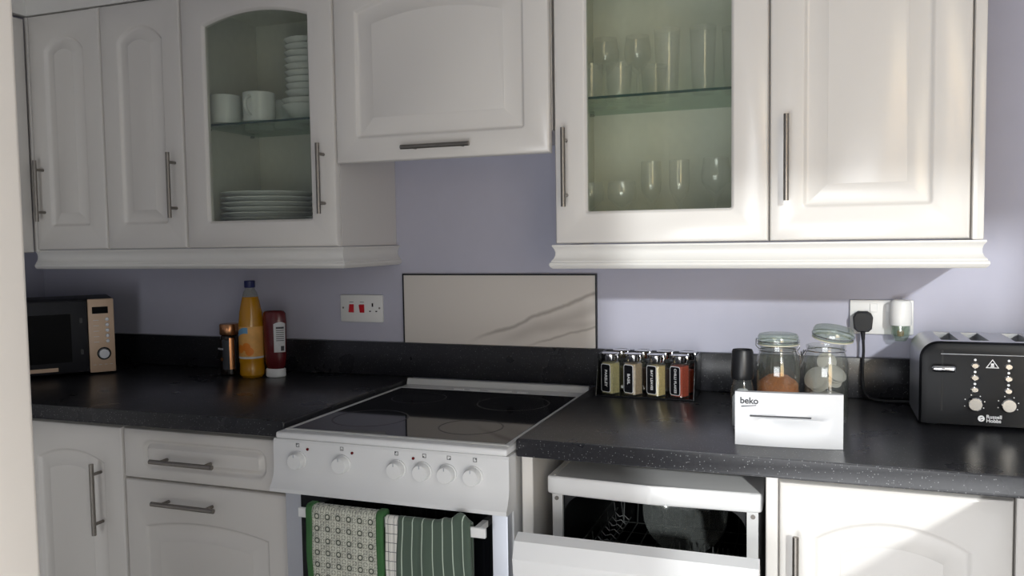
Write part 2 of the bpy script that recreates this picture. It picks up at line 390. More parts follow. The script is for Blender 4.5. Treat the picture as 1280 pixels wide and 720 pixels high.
# ------------------------------------------------------------------ room
LX, RX, FY, CZ = -1.92, 2.62, -3.0, 2.50
def st(name, mb, mat): o = mb.build(name, mat, None, 30); tag(o, kind='structure'); return o
st('floor', MB().box((LX, FY, -.05), (RX, 0, 0)), 'floor')
st('ceiling', MB().box((LX, FY, CZ), (RX, 0, CZ+.05)), 'ceil')
st('wall_back', MB().box((LX-.1, 0, -.05), (RX+.1, .1, CZ+.05)), 'wall')
st('wall_left', MB().box((LX-.1, FY, -.05), (LX, 0, CZ+.05)), 'wall')
st('wall_right', MB().box((RX, FY, -.05), (RX+.1, 0, CZ+.05)), 'wallw')
WX0, WX1, WZ0, WZ1 = 1.38, 2.50, .06, 2.28
GX0, GX1, GZ0, GZ1 = -.46, 1.20, .08, 1.18
mb = MB(); mb.box((LX-.1, FY-.1, -.05), (GX0, FY, CZ+.05)); mb.box((GX1, FY-.1, -.05), (WX0, FY, CZ+.05)); mb.box((GX0, FY-.1, -.05), (GX1, FY, GZ0)); mb.box((GX0, FY-.1, GZ1), (GX1, FY, CZ+.05)); mb.box((WX1, FY-.1, -.05), (RX+.1, FY, CZ+.05)); mb.box((WX0, FY-.1, WZ1), (WX1, FY, CZ+.05)); mb.box((WX0, FY-.1, -.05), (WX1, FY, WZ0))
st('wall_front', mb, 'wallw')
wf = thing('window_1', None, None, ((WX0+WX1)/2, FY-.05, WZ0)); tag(wf, kind='structure')
hx = (WX1-WX0)/2; hz = WZ1-WZ0; mb = MB()
for a, b in (((-hx, -.03, 0), (hx, .03, .04)), ((-hx, -.03, hz-.03), (hx, .03, hz)), ((-hx, -.03, .04), (-hx+.03, .03, hz-.03)), ((hx-.03, -.03, .04), (hx, .03, hz-.03))): mb.box(a, b)
mb.build('window_frame', 'whitepl', wf); MB().box((-hx+.03, .004, .04), (hx-.03, .010, hz-.03)).build('pane', 'winglass', wf)
w2_ = thing('added_fill_window', None, None, ((GX0+GX1)/2, FY-.05, GZ0)); tag(w2_, kind='structure'); mb = MB(); gx = (GX1-GX0)/2; gz = GZ1-GZ0  # unseen window, made up to house the added fill light
for a, b in (((-gx, -.03, 0), (gx, .03, .03)), ((-gx, -.03, gz-.03), (gx, .03, gz)), ((-gx, -.03, .03), (-gx+.03, .03, gz-.03)), ((gx-.03, -.03, .03), (gx, .03, gz-.03))): mb.box(a, b)
mb.build('window_frame', 'whitepl', w2_); MB().box((-gx+.03, .004, .03), (gx-.03, .010, gz-.03)).build('added_fill_pane', 'whitepl', w2_)
st('wall_partition', MB().box((-.56, -1.90, 0), (.086, -1.792, CZ)), 'wallw')
# painted door lining at the end of the partition
mb = MB(); mb.box((.088, -1.915, .001), (.1495, -1.780, CZ-.001), .006, 3); mb.box((.020, -1.925, .001), (.140, -1.9155, CZ-.001), .004, 2)
tr = st('trim_1', mb, 'jamb')

# ------------------------------------------------------------------ wall cabinets
ZB, ZT, DF = 1.3113, 2.0277, -.334       # door bottom, door top, door front
CF = -.312                                # carcass front
def wall_cab(name, label, x0, x1, kind, handle=None, z0=ZB, shelf_z=None):
    t = thing(name, label, 'cabinet', ((x0+x1)/2, 0, z0)); W = x1-x0; h = W/2; H = ZT-z0; th = .016
    if kind == 'glass':
        mb = MB(); b = -.0015
        mb.box((-h+.0035, CF, 0), (-h+th, b, H)); mb.box((h-th, CF, 0), (h-.0035, b, H)); mb.box((-h+th, CF, 0), (h-th, b, th)); mb.box((-h+th, CF, H-th), (h-th, b, H)); mb.box((-h+th, b-.006, th), (h-th, b, H-th))
        mb.build('body', 'carcass_in', t)
        for sx in (-1, 1): MB().box((sx*(h-.0005), CF, 0), (sx*(h-.0034), b, H)).build('side_panel', 'carcass', t)
        s = MB().box((-h+th, -.285, shelf_z-z0-.006), (h-th, -.012, shelf_z-z0)).build('glass_shelf', 'shelf', t)
        MB().box((-h+th, -.2885, shelf_z-z0-.006), (h-th, -.2852, shelf_z-z0)).build('shelf_edge', 'shelfedge', s)
        for sx in (-1, 1):
            for yy in (-.25, -.05): MB().cyl((sx*(h-th), yy, shelf_z-z0-.010), (sx*(h-th-.012), yy, shelf_z-z0-.010), .0038, n=8).build('shelf_peg', 'clearpl', t)
    else:
        MB().box((-h+.0005, CF, 0 if kind != 'hood' else .055), (h-.0005, -.0015, H), .001, 1).build('body', 'carcass', t)
    g = .0015; kw = dict(glazed=(kind == 'glass'))
    if kind == 'narrow': kw.update(margin=.062, rise=.045, field=.042, top=.066, bot=.07)
    if kind == 'glass': kw.update(margin=.072, rise=.030, top=.060, bot=.068)
    if kind == 'hood': kw.update(margin=.062, rise=.040, top=.064, bot=.060, field=.052)
    if kind == 'plain': kw.update(margin=.068, rise=.035, top=.064, bot=.070, field=.050)
    d = put_door(t, -h+g, DF, 0, W-2*g, H, handle, **kw)
    return t
def vh(xa, x0, z0=1.399, z1=1.585): return ((xa-x0-.0015, z0-ZB), (xa-x0-.0015, z1-ZB))
XA, XAB, XBG, XGR, XHR, XRL, XRM, XRR, XRE = -1.5511, -1.2642, -.9675, -.4674, .1309, .1395, .6361, 1.0343, 1.0574
wall_cab('wall_cabinet', 'narrow white wall cabinet in the corner with its handle on the door\'s corner side', XA, XAB, 'narrow', vh(-1.510, XA))
wall_cab('wall_cabinet', 'narrow white wall cabinet beside the glazed cabinet of mugs and plates', XAB, XBG, 'narrow', vh(-1.000, XAB))
wall_cab('glazed_wall_cabinet', 'white wall cabinet with arched glass door holding mugs, bowls and plates', XBG, XGR, 'glass', vh(-.504, XBG), shelf_z=1.667)
wall_cab('extractor_cabinet', 'short white cabinet above the cooker with a lift-up raised panel door', XGR, XHR, 'hood', ((-.259-XGR, 1.561-1.5312), (-.071-XGR, 1.561-1.5312)), z0=1.5312)
wall_cab('glazed_wall_cabinet', 'white wall cabinet with glass door holding drinking glasses', XRL, XRM, 'glass', vh(.171, XRL), shelf_z=1.6645)
wall_cab('wall_cabinet', 'white wall cabinet with wide raised panel door above the toaster socket', XRM, XRR, 'plain', vh(.673, XRM))
tag(MB().box((XRR+.0012, DF-.001, ZB-.002), (XRE, -.0015, ZT), .003, 2).build('end_panel', 'door'), 'plain white end panel closing the side of the wall cabinet above the toaster', 'panel')
# cabinet on the left wall, seen only as a strip beside the corner
t = thing('wall_cabinet', 'white wall cabinet on the side wall, turned to face along the kitchen', 'cabinet', (LX+.0015, -.72, ZB-.008))
MB().box((0, -.38, 0), (.345, .38, ZT-ZB+.004)).build('body', 'carcass', t)
d = door_mesh(.368, ZT-ZB, margin=.062, rise=.045, field=.042, top=.066, bot=.07).build('door', 'door', t, 30); d.rotation_euler = (0, 0, PI/2); d.location = (.367, .012, 0)
handle_on(d, (.04, .088), (.04, .274))
d = door_mesh(.368, ZT-ZB, margin=.062, rise=.045, field=.042, top=.066, bot=.07).build('door', 'door', t, 30); d.rotation_euler = (0, 0, PI/2); d.location = (.367, -.378, 0)
handle_on(d, (.33, .088), (.33, .274))
# a plain filler closes the corner between the two runs
tag(MB().box((XA-.018, DF+.004, ZB-.006), (XA-.0015, CF+.02, ZT), .003, 2).build('corner_post', 'door'), 'slim white corner post between the two runs of wall cabinets', 'panel')

# pelmets: one moulded profile swept round the cabinet fronts
PELM = [(0, 0), (.010, 0), (.0105, -.004), (.006, -.010), (.0035, -.018), (.0038, -.026), (.007, -.034), (.012, -.039), (.0125, -.042), (.0155, -.044), (.0165, -.049), (.014, -.054), (.009, -.058), (-.010, -.058), (-.010, 0)]
def sweep(name, label, path, z, prof, mat='pelmet'):
    P = [Vector(p) for p in path]; R = []
    for i, p in enumerate(P):
        d0 = (P[i]-P[i-1]).normalized() if i else None; d1 = (P[i+1]-P[i]).normalized() if i < len(P)-1 else None
        n0 = Vector((d0.y, -d0.x)) if d0 else None; n1 = Vector((d1.y, -d1.x)) if d1 else None
        if n0 is None: n = n1
        elif n1 is None: n = n0
        else: n = (n0+n1).normalized(); n = n/n.dot(n0)
        R.append([(p.x+n.x*o, p.y+n.y*o, z+dz) for o, dz in prof])
    mb = MB(); mb.rings(R, True, True, True); return tag(mb.build(name, mat, None, 25), label, 'moulding')
sweep('pelmet', 'moulded white pelmet under the wall cabinets with mugs and plates', [(XA-.02, CF), (XGR, CF), (XGR, -.002)], ZB-.0015, PELM)
sweep('pelmet', 'moulded white pelmet under the wall cabinet of drinking glasses', [(XRL+.001, -.002), (XRL+.001, CF-.006), (XRE-.004, CF-.006), (XRE-.004, -.002)], ZB-.003, PELM)
CORN = [(0, 0), (.020, 0), (.022, .006), (.024, .02), (.032, .04), (.046, .055), (.048, .07), (-.012, .07), (-.012, 0)]
sweep('cornice', 'white cornice running along the top of the wall cabinets', [(LX+.3465, -1.10), (LX+.3465, CF), (XRE, CF), (XRE, -.002)], ZT+.003, CORN)

# ------------------------------------------------------------------ worktops, upstands, base cabinets
WT, WB, WFY = .910, .872, -.664
XC, XK = .1512, -.4185
def worktop(label, poly): return tag(MB().prism(poly, 'z', WB, WT, .005).build('worktop', 'worktop', None, 30), label, 'worktop')
worktop('black speckled worktop under the microwave and squash bottle', [(LX+.002, -.002), (LX+.002, -1.70), (-1.31, -1.70), (-1.31, WFY), (XK, WFY), (XK, -.002)])
worktop('black speckled worktop under the spice jars and toaster', [(XC, -.002), (XC, WFY), (1.085, WFY), (1.085, -1.70), (1.75, -1.70), (1.75, -.002)])
def upstand(label, a, b): return tag(MB().box(a, b, .002, 2).build('upstand', 'worktop', None, 30), label, 'upstand')
upstand('black speckled upstand strip along the wall behind the cooker and jars', (LX+.022, -.0195, WT+.0008), (1.75, -.0015, 1.0136))
upstand('black speckled upstand strip on the side wall behind the microwave', (LX+.0015, -1.70, WT+.0008), (LX+.0205, -.002, 1.0136))
BF = -.640   # base door face
def base_body(t, x0, x1, y0=-.618, z1=.868): MB().box((x0, y0, .12), (x1, -.03, z1)).build('body', 'carcass', t); MB().box((x0, -.56, .001), (x1, -.54, .119)).build('plinth', 'carcass', t)
t = thing('base_cabinet', 'white corner base cabinet under the microwave with an upright bar handle', 'cabinet', (0, 0, 0)); base_body(t, -1.295, -.9295)
put_door(t, -1.285, BF, .128, .3535, .731, ((.281, .451), (.281, .637)), margin=.058, rise=.03, top=.066, field=.045)
t = thing('drawer_cabinet', 'white base cabinet with a shallow drawer over a deep front, beside the cooker', 'cabinet', (0, 0, 0)); base_body(t, -.9275, -.4285)
put_door(t, -.9265, BF, .7305, .497, .1285, ((.113, .056), (.303, .056)), name='drawer', margin=.058, rise=0, top=.024, bot=.026, field=.022, rb=.03)
put_door(t, -.9265, BF, .128, .497, .5985, ((.113, .552), (.303, .552)), name='drawer', margin=.058, rise=.022, top=.092, field=.048)
t = thing('base_cabinet', 'white base cabinet with arched panel door, right of the open dishwasher', 'cabinet', (0, 0, 0)); base_body(t, .6485, 1.064)
put_door(t, .6725, BF, .128, .390, .731, ((.031, .451), (.031, .637)), margin=.062, rise=.040, top=.060, field=.046)
MB().box((.6485, BF+.001, .128), (.6705, -.6185, .8665), .002, 1).build('side_panel', 'door', t)
tag(MB().box((.1525, -.632, .001), (.177, -.03, .8685), .002, 1).build('filler_panel', 'door'), 'white upright filler panel between the cooker and the dishwasher', 'panel')
t = thing('base_cabinet', 'white base cabinet under the return of the worktop past the toaster', 'cabinet', (0, 0, 0))
MB().box((1.118, -1.69, .12), (1.74, -.03, .868)).build('body', 'carcass', t); MB().box((1.16, -1.69, .001), (1.18, -.7, .119)).build('plinth', 'carcass', t)
MB().box((1.0655, BF, .128), (1.117, -.618, .8665), .002, 1).build('corner_post', 'door', t)
for k, yy in enumerate((-1.68, -1.18)):
    d = door_mesh(.49, .731, margin=.062, rise=.04, top=.06, field=.046).build('door', 'door', t, 30); d.rotation_euler = (0, 0, -PI/2); d.location = (1.096, yy+.49, .128); handle_on(d, (.45, .451), (.45, .637))
t = thing('base_cabinet', 'white base cabinet on the side wall below the corner of the worktop', 'cabinet', (0, 0, 0))
MB().box((LX+.003, -1.69, .12), (-1.345, -.67, .868)).build('body', 'carcass', t); MB().box((-1.40, -1.69, .001), (-1.38, -.67, .119)).build('plinth', 'carcass', t)
for k, yy in enumerate((-1.68, -1.18)):
    d = door_mesh(.49, .731, margin=.062, rise=.04, top=.06, field=.046).build('door', 'door', t, 30); d.rotation_euler = (0, 0, PI/2); d.location = (-1.323, yy, .128); handle_on(d, (.45, .451), (.45, .637))

# ------------------------------------------------------------------ splashback tile
t = thing('splashback_panel', 'cream marble tile with brown veins and black edging above the cooker', 'tile', (-.4455, 0, 1.0145))
MB().box((.004, -.0105, .0), (.601, -.0012, .2045)).build('tile', 'marble', t)
mb = MB(); mb.box((0, -.0125, 0), (.0038, -.0012, .209)); mb.box((.6012, -.0125, 0), (.605, -.0012, .209)); mb.box((.0038, -.0125, .2047), (.6012, -.0012, .209)); mb.build('edging', 'blackpl', t)

# ------------------------------------------------------------------ cooker
K0, K1 = -.4125, .1475; kw_ = K1-K0
t = thing('cooker', 'white freestanding electric cooker with black ceramic hob and towels on its door', 'cooker', ((K0+K1)/2, 0, 0)); h = kw_/2
MB().box((-h+.004, -.66, .02), (h-.004, -.05, .881)).build('body', 'enamel', t)
# top frame with glass inset
gx0, gx1, gy0, gy1 = -.388-(K0+K1)/2, .134-(K0+K1)/2, -.676, -.142
mb = MB(); mb.box((-h, -.706, .8815), (h, -.045, .897), .005, 3)
top = mb.build('top_frame', 'enamel', t)
gl = MB().box((gx0, gy0, .8972), (gx1, gy1, .9005), .0008, 1).build('hob_glass', 'hob', t)
mb = MB(); R = .0045
mb.box((gx0-.012, gy0-.010, .8972), (gx1+.011, gy0-.0005, .9010), .001, 1); mb.box((gx0-.012, gy1+.0005, .8972), (gx1+.011, gy1+.010, .9010), .001, 1)
mb.box((gx0-.012, gy0-.0005, .8972), (gx0-.0005, gy1+.0005, .9010), .001, 1); mb.box((gx1+.0005, gy0-.0005, .8972), (gx1+.011, gy1+.0005, .9010), .001, 1)
mb.build('hob_rim', 'steelrail', t)
def ringmesh(c, r0, r1, n=48):
    mb = MB(); mb.rings([[(c[0]+r*math.cos(2*PI*i/n), c[1]+r*math.sin(2*PI*i/n), .9007) for i in range(n)] for r in (r0, r1)]); return mb
for c, r in (((-.135, -.53), .092), ((.135, -.55), .075), ((-.135, -.27), .075), ((.135, -.27), .095)):
    ringmesh(c, r-.004, r).build('hob_ring', 'ring', gl)
mb = MB(); mb.prism([(-.064, .897), (-.058, .912), (-.050, .914), (-.045, .912), (-.045, .897)], 'x', -h+.001, h-.001); mb.build('back_rail', 'steelrail', t)
for k in range(5): MB().box((-.10+k*.048+(.008 if k == 2 else 0), -.122, .8972), (-.10+k*.048+.030+(.022 if k == 2 else 0), -.114, .9015), .001, 1).build('vent_slot', 'enamel', t)
# control panel: upright then flaring out at the foot
prof = [(-.662, .8805), (-.700, .8805), (-.703, .875), (-.7035, .815), (-.706, .800), (-.714, .782), (-.722, .772), (-.722, .764), (-.716, .762), (-.662, .762)]
MB().prism(prof, 'x', -h-.008, h+.003).build('control_panel', 'enamel', t, 25)
kx = [-.353, -.239, -.104, -.043, .014, .073]; cx0 = (K0+K1)/2
for i, x in enumerate(kx):
    mb = MB(); n = 28
    pr = [(.0205, 0), (.0205, .003), (.0185, .004), (.0178, .018), (.0165, .0205), (.0, .0215)]
    k = MB(); k.rings([[(r*math.cos(2*PI*j/n), -y, r*math.sin(2*PI*j/n)) for j in range(n)] for r, y in pr[:-1]], True, True, True)
    ko = k.build('knob', 'whitepl', t, 40); ko.location = (x-cx0, -.7037, .836)
    MB().box((-.0008, -.0216, .010), (.0008, -.0205, .0165)).build('pointer', 'silverpl', ko)
    ic = MB(); s = .0042
    for a, b in (((-s, 0, -s), (s, -.0004, -s+.0009)), ((-s, 0, s-.0009), (s, -.0004, s)), ((-s, 0, -s), (-s+.0009, -.0004, s)), ((s-.0009, 0, -s), (s, -.0004, s))): ic.box(a, b)
    q = [(-.0015, .0015), (0, -.0015), (-.002, .002), (-.002, -.002), (.002, -.002), (.002, .002)][i]; ic.box((q[0]-.001, 0, q[1]-.001), (q[0]+.001, -.0004, q[1]+.001))
    io = ic.build('icon', 'print', t); io.location = (x-cx0-.002+(.005 if i > 2 else 0), -.7037, .8695)
for x in (-.329, -.215, -.066): MB().cyl((x-cx0, -.7033, .862), (x-cx0, -.7055, .862), .0032, n=12).build('indicator_lamp', 'lamp', t)
# oven door
dr = MB().box((-h+.010, -.690, .10), (h-.006, -.665, .758), .003, 2).build('oven_door', 'silverpl', t)
MB().box((-.226, -.6925, .13), (.240, -.6902, .7575)).build('door_glass', 'blackgl', dr)
hb = MB(); hb.box((-.1935, -.752, .724), (.2485, -.744, .745), .0015, 1)
for x in (-.17, .225): hb.box((x-.006, -.7435, .728), (x+.006, -.6925, .741))
hb.build('handle', 'whitepl', dr)

# cloths over the oven handle: cross-section path over the bar, swept in x with folds
def drape(name, mat, x0, x1, zf, zb, thick, fold, seed, parent=None, lift=0., taper=0., nx=36, gap=.0012, bumpx=None):
    rnd = random.Random(seed); g = gap+thick/2
    yF, yB, zt, zbm = -.752-g, -.744+g, .745+g, .724
    path = [(yF, zf+(zt-.006-zf)*i/26) for i in range(27)]
    path += [(yF+.0015, zt-.0015), (yF+.004, zt+.0006), (yB-.004, zt+.0006), (yB-.0015, zt-.0015)]
    path += [(yB, zt-.006-(zt-.006-zb)*i/10) for i in range(11)]
    acc = [0]
    for a, b in zip(path, path[1:]): acc.append(acc[-1]+math.dist(a, b))
    ph = [rnd.uniform(0, 6) for _ in range(3)]
    bm = bmesh.new(); uvl = bm.loops.layers.uv.new('UVMap'); rows = []
    for j, (y, z) in enumerate(path):
        row = []
        for i in range(nx+1):
            u = i/nx; dn = max(0, (.735-z)/.2) if j < 27 else 0
            x = x0+(x1-x0)*u + (u-.5)*taper*dn + .003*math.sin(9*dn+ph[0])*dn
            w_ = fold*(.25+dn)*(math.sin(u*11+ph[1]+dn*.8)+.6*math.sin(u*23+ph[2]-dn))
            yy = y-abs(w_)*.9-.002*dn if j < 27 else y
            zz = z
            if 25 <= j <= 32 and bumpx:
                k = sum(a*math.exp(-((x-c)/s)**2) for c, s, a in bumpx); zz += k; 
            row.append((bm.verts.new((x, yy, zz)), (x-x0 if not taper else u*(x1-x0), acc[j])))
        rows.append(row)
    for a, b in zip(rows, rows[1:]):
        for i in range(nx):
            q = [a[i], a[i+1], b[i+1], b[i]]; f = bm.faces.new([k[0] for k in q])
            for lp, k in zip(f.loops, q): lp[uvl].uv = k[1]
    bmesh.ops.recalc_face_normals(bm, faces=bm.faces)
    me = bpy.data.meshes.new(name); bm.to_mesh(me); bm.free(); me.materials.append(MAT[mat])
    me.polygons.foreach_set('use_smooth', [True]*len(me.polygons))
    o = bpy.data.objects.new(name, me); COL.objects.link(o); o.parent = parent
    sm = o.modifiers.new('thickness', 'SOLIDIFY'); sm.thickness = thick; sm.offset = 0
    return o
og = thing('oven_glove', 'quilted oven glove with floral ring print and green binding over the oven handle', 'oven glove', (0, 0, 0))
drape('quilted_pad', 'floral', -.2835, -.1245, .46, .52, .010, .0012, 3, og)
drape('binding', 'greentrim', -.2965, -.283, .452, .50, .013, .0008, 4, og, nx=4)
drape('binding', 'greentrim', -.125, -.111, .452, .52, .013, .0008, 5, og, nx=4)
tw = drape('tea_towel', 'check', -.108, -.0805, .47, .5, .003, .003, 8, None, nx=16); tag(tw, 'white tea towel with thin grey check on the oven handle', 'tea towel')
tw = drape('tea_towel', 'stripe', -.0775, .085, .50, .48, .004, .0045, 11, None, taper=.022, bumpx=[(.060, .018, .020), (.026, .010, .006)]); tag(tw, 'green tea towel with pale pinstripes bunched on the oven handle', 'tea towel')

# ------------------------------------------------------------------ dishwasher
D0, D1 = .2015, .6405
t = thing('dishwasher', 'white slimline dishwasher with its door ajar under the worktop', 'dishwasher', ((D0+D1)/2, 0, 0)); h = (D1-D0)/2
mb = MB(); mb.box((-h+.008, -.598, .10), (-h+.030, -.04, .783)); mb.box((h-.030, -.598, .10), (h-.008, -.04, .783)); mb.box((-h+.030, -.062, .10), (h-.030, -.04, .783)); mb.box((-h+.030, -.598, .06), (h-.030, -.04, .10)); mb.build('body', 'enamel', t)
mb = MB(); mb.prism([(-h, -.610), (-h+.02, -.616), (0, -.622), (h-.02, -.616), (h, -.610), (h, -.04), (-h, -.04)], 'z', .784, .823, .006); mb.build('lid', 'enamel', t)
MB().box((-h+.014, -.605, .8232), (-h+.018, -.35, .8242)).build('lid_strip', 'whitepl', t)
mb = MB(); i0, i1 = -h+.0305, h-.0305
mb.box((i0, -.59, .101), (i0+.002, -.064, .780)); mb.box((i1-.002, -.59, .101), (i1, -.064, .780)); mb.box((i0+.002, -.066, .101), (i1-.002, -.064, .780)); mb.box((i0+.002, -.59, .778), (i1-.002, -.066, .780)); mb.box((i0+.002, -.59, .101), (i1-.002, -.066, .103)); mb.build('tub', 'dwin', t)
for sx, xx in ((1, i0), (-1, i1)):
    mb = MB(); mb.prism([(xx+sx*(.05-.05*math.cos(a)), .73+.05*math.sin(a)) for a in [PI/2*q/8 for q in range(9)]]+[(xx+sx*.002, .778)], 'y', -.588, -.580); mb.build('corner_gusset', 'rubber', t)
for sx in (-1, 1): MB().cyl((sx*(h-.018), -.5985, .772), (sx*(h-.018), -.601, .772), .0045, n=12).build('screw', 'steel', t)
# upper rack
rk = MB(); zr = .56
for x in [i0+.02+k*(i1-i0-.04)/9 for k in range(10)]: rk.tube([(x, -.56, zr+.05), (x, -.55, zr), (x, -.10, zr), (x, -.09, zr+.05)], .0016, 6)
for y in [-.55+k*.075 for k in range(7)]: rk.tube([(i0+.012, y, zr+.075), (i0+.02, y, zr), (i1-.02, y, zr), (i1-.012, y, zr+.075)], .0016, 6)
rk.tube([(i0+.010, -.57, zr+.08), (i1-.010, -.57, zr+.08), (i1-.010, -.08, zr+.08), (i0+.010, -.08, zr+.08)], .0025, 6, True)
for k in range(6): rk.tube([(.01+k*.014, -.375, zr), (.01+k*.014, -.380, zr+.065)], .0016, 6)
for k in range(6): rk.tube([(.10+k*.011, -.385, zr), (.10+k*.011, -.390, zr+.065)], .0016, 6)
rk.build('upper_rack', 'wire', t)
cr = MB()       # folding wire cup rest, a ladder of bent wires
xl = i0+.036
for k in range(9):
    y = -.55+k*.035; cr.tube([(xl, y, .642), (xl+.010, y+.003, .630), (xl+.022, y+.006, .634), (xl+.034, y+.008, .622)], .0014, 6)
cr.tube([(xl, -.57, .642), (xl, -.24, .642)], .0018, 6); cr.tube([(xl+.034, -.57, .622), (xl+.034, -.24, .622)], .0015, 6)
for y in (-.57, -.24): cr.tube([(xl, y, .642), (xl-.004, y, zr+.08)], .0018, 6)
cr.build('cup_rest', 'wire', t)
# door, hinged at the bottom and tilted out
dw = thing('door_pivot', None, None); bpy.data.objects.remove(dw)
ang = math.radians(16.5); HY, HZ = -.600, .095
mb = MB(); L = .685
mb.T = Matrix.Translation((0, HY, HZ)) @ Matrix.Rotation(ang, 4, 'X')
w2 = h+.006
front = [(-.032, 0), (-.032, L-.055), (-.028, L-.030), (-.006, L-.004), (.018, L), (.018, 0)]
mb.prism([(a, b) for a, b in front], 'x', -w2, w2)
dd = mb.build('door', 'enamel', t, 25)
mb = MB(); mb.T = Matrix.Translation((0, HY, HZ)) @ Matrix.Rotation(ang, 4, 'X')
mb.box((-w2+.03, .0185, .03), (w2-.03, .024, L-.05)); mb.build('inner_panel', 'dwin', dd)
pp = Matrix.Translation((0, HY, HZ)) @ Matrix.Rotation(ang, 4, 'X')
for k, x in enumerate((-w2+.042, -w2+.072)):
    mb = MB(); mb.T = pp; mb.box((x, -.0345, L-.088), (x+.020, -.0321, L-.078), .001, 1); mb.build('button', 'whitepl', dd)
for k, x in enumerate((-w2+.110, -w2+.128)):
    mb = MB(); mb.T = pp; mb.box((x, -.0326, L-.0745), (x+.006, -.0321, L-.0715)); mb.box((x+.008, -.0326, L-.0755), (x+.010, -.0321, L-.070)); mb.build('icon', 'print', dd)
# glass bowl in the rack
mb = MB(); mb.T = Matrix.Translation((.448, -.30, .672)) @ Matrix.Rotation(math.radians(70), 4, 'X')
mb.lathe([(.0, -.022), (.05, -.020), (.085, -.004), (.098, .018), (.100, .019), (.087, -.006), (.05, -.024), (.0, -.026)], 40)
tag(mb.build('glass_bowl', 'bowlglass'), 'round clear glass bowl standing in the dishwasher rack', 'bowl')

# ------------------------------------------------------------------ crockery in the glazed cabinet
def lathe_obj(name, prof, mat, loc, label, cat, group=None, n=32):
    return tag(MB().lathe(prof, n).build(name, mat, None, 40, loc), label, cat, group)
SH1 = 1.6675
mug0 = thing('mug', 'white ceramic mug at the front of the glass shelf', 'mug', (0, 0, 0), 0, 'white mugs on the glass shelf')
MB().lathe([(.0, .0), (.040, 0), (.045, .004), (.046, .084), (.0445, .0855), (.043, .084), (.042, .010), (.0, .008)], 32).build('cup', 'ceramic', mug0)
MB().tube([(.044+.026*math.sin(a), 0, .045+.026*-math.cos(a)) for a in [PI*i/10 for i in range(11)]], .005, 8).build('handle', 'ceramic', mug0)
mug0.location = (-.897, -.235, SH1+.001); mug0.rotation_euler = (0, 0, 1.0)
dup(mug0, (-.778, -.235, SH1+.001), -1.5)
dup(mug0, (-.890, -.085, SH1+.001), 2.2, 'white ceramic mug behind the front mugs on the glass shelf')
dup(mug0, (-.785, -.080, SH1+.001), 1.2, 'white ceramic mug behind the front mugs on the glass shelf')
b0 = None
def bowl(r, hh): return [(.0, 0), (r*.42, 0), (r*.5, .004), (r*.74, hh*.45), (r*.90, hh*.78), (r, hh-.001), (r-.001, hh), (r-.004, hh), (r*.88, hh*.8), (r*.72, hh*.47), (r*.45, .008), (.0, .007)]
z = SH1+.001
for k in range(2):
    o = lathe_obj('bowl', bowl(.082, .050), 'ceramic', (-.652, -.165, z), 'wide white bowl at the foot of the bowl stack', 'bowl', 'white bowls stacked on the glass shelf'); z += .016
z += .012; src = None
for k in range(9):
    if src is None: src = lathe_obj('bowl', bowl(.070, .046), 'ceramic', (-.652, -.165, z), 'white cereal bowl nested in the tall bowl stack', 'bowl', 'white bowls stacked on the glass shelf')
    else:
        c = src.copy(); COL.objects.link(c); c.location.z = z
    z += .0185
src = None; z = ZB+.0172
for k in range(9):
    if src is None: src = lathe_obj('dinner_plate', [(.0, 0), (.085, 0), (.090, .003), (.138, .022), (.139, .024), (.136, .0245), (.088, .007), (.0, .006)], 'ceramic', (-.812, -.157, z), 'white dinner plate in the stack on the cabinet floor', 'plate', 'dinner plates stacked in the cabinet', 48)
    else:
        c = src.copy(); COL.objects.link(c); c.location.z = z
    z += .0150
src = None; z = ZB+.0172
for k in range(5):
    if src is None: src = lathe_obj('side_plate', [(.0, 0), (.045, 0), (.05, .003), (.080, .014), (.081, .016), (.078, .0165), (.05, .007), (.0, .006)], 'ceramic', (-.570, -.19, z), 'small white plate stacked beside the dinner plates', 'plate', 'small plates stacked beside the dinner plates', 40)
    else:
        c = src.copy(); COL.objects.link(c); c.location.z = z
    z += .0130
# drinking glasses
SH2 = 1.6655; FL = ZB+.0172
def glassware(name, prof, spots, label, group, n=24):
    src = None
    for p in spots:
        if src is None: src = tag(MB().lathe(prof, n).build(name, 'tumbler', None, 50, p), label, 'glass', group)
        else:
            c = src.copy(); COL.objects.link(c); c.location = p
TUM = [(.0, 0), (.027, 0), (.028, .003), (.034, .092), (.0325, .092), (.0265, .010), (.0, .009)]
TALL = [(.0, 0), (.025, 0), (.026, .003), (.032, .160), (.0305, .160), (.0245, .012), (.0, .011)]
WINE = [(.0, 0), (.032, .001), (.032, .003), (.006, .007), (.004, .012), (.004, .085), (.012, .095), (.034, .125), (.036, .145), (.030, .185), (.0285, .185), (.0345, .145), (.0325, .126), (.0, .098)]
FLUTE = [(.0, 0), (.030, .001), (.030, .003), (.005, .007), (.0038, .012), (.0038, .070), (.010, .078), (.024, .110), (.026, .130), (.025, .185), (.0238, .185), (.0248, .130), (.0228, .111), (.0, .081)]
COUPE = [(.0, 0), (.030, .001), (.030, .003), (.005, .007), (.004, .012), (.004, .060), (.010, .066), (.034, .090), (.037, .110), (.033, .135), (.0315, .135), (.0355, .110), (.0325, .091), (.0, .069)]
glassware('tumbler', TUM, [(.196, -.20, SH2), (.268, -.19, SH2), (.345, -.13, SH2)], 'short clear tumbler on the glass shelf', 'tumblers on the glass shelf')
glassware('highball_glass', TALL, [(.392, -.21, SH2), (.476, -.20, SH2), (.548, -.16, SH2)], 'tall straight clear glass on the glass shelf', 'tall glasses on the glass shelf')
glassware('wine_glass', WINE, [(.205, -.07, SH2), (.290, -.065, SH2)], 'stemmed wine glass behind the tumblers on the glass shelf', 'wine glasses on the glass shelf')
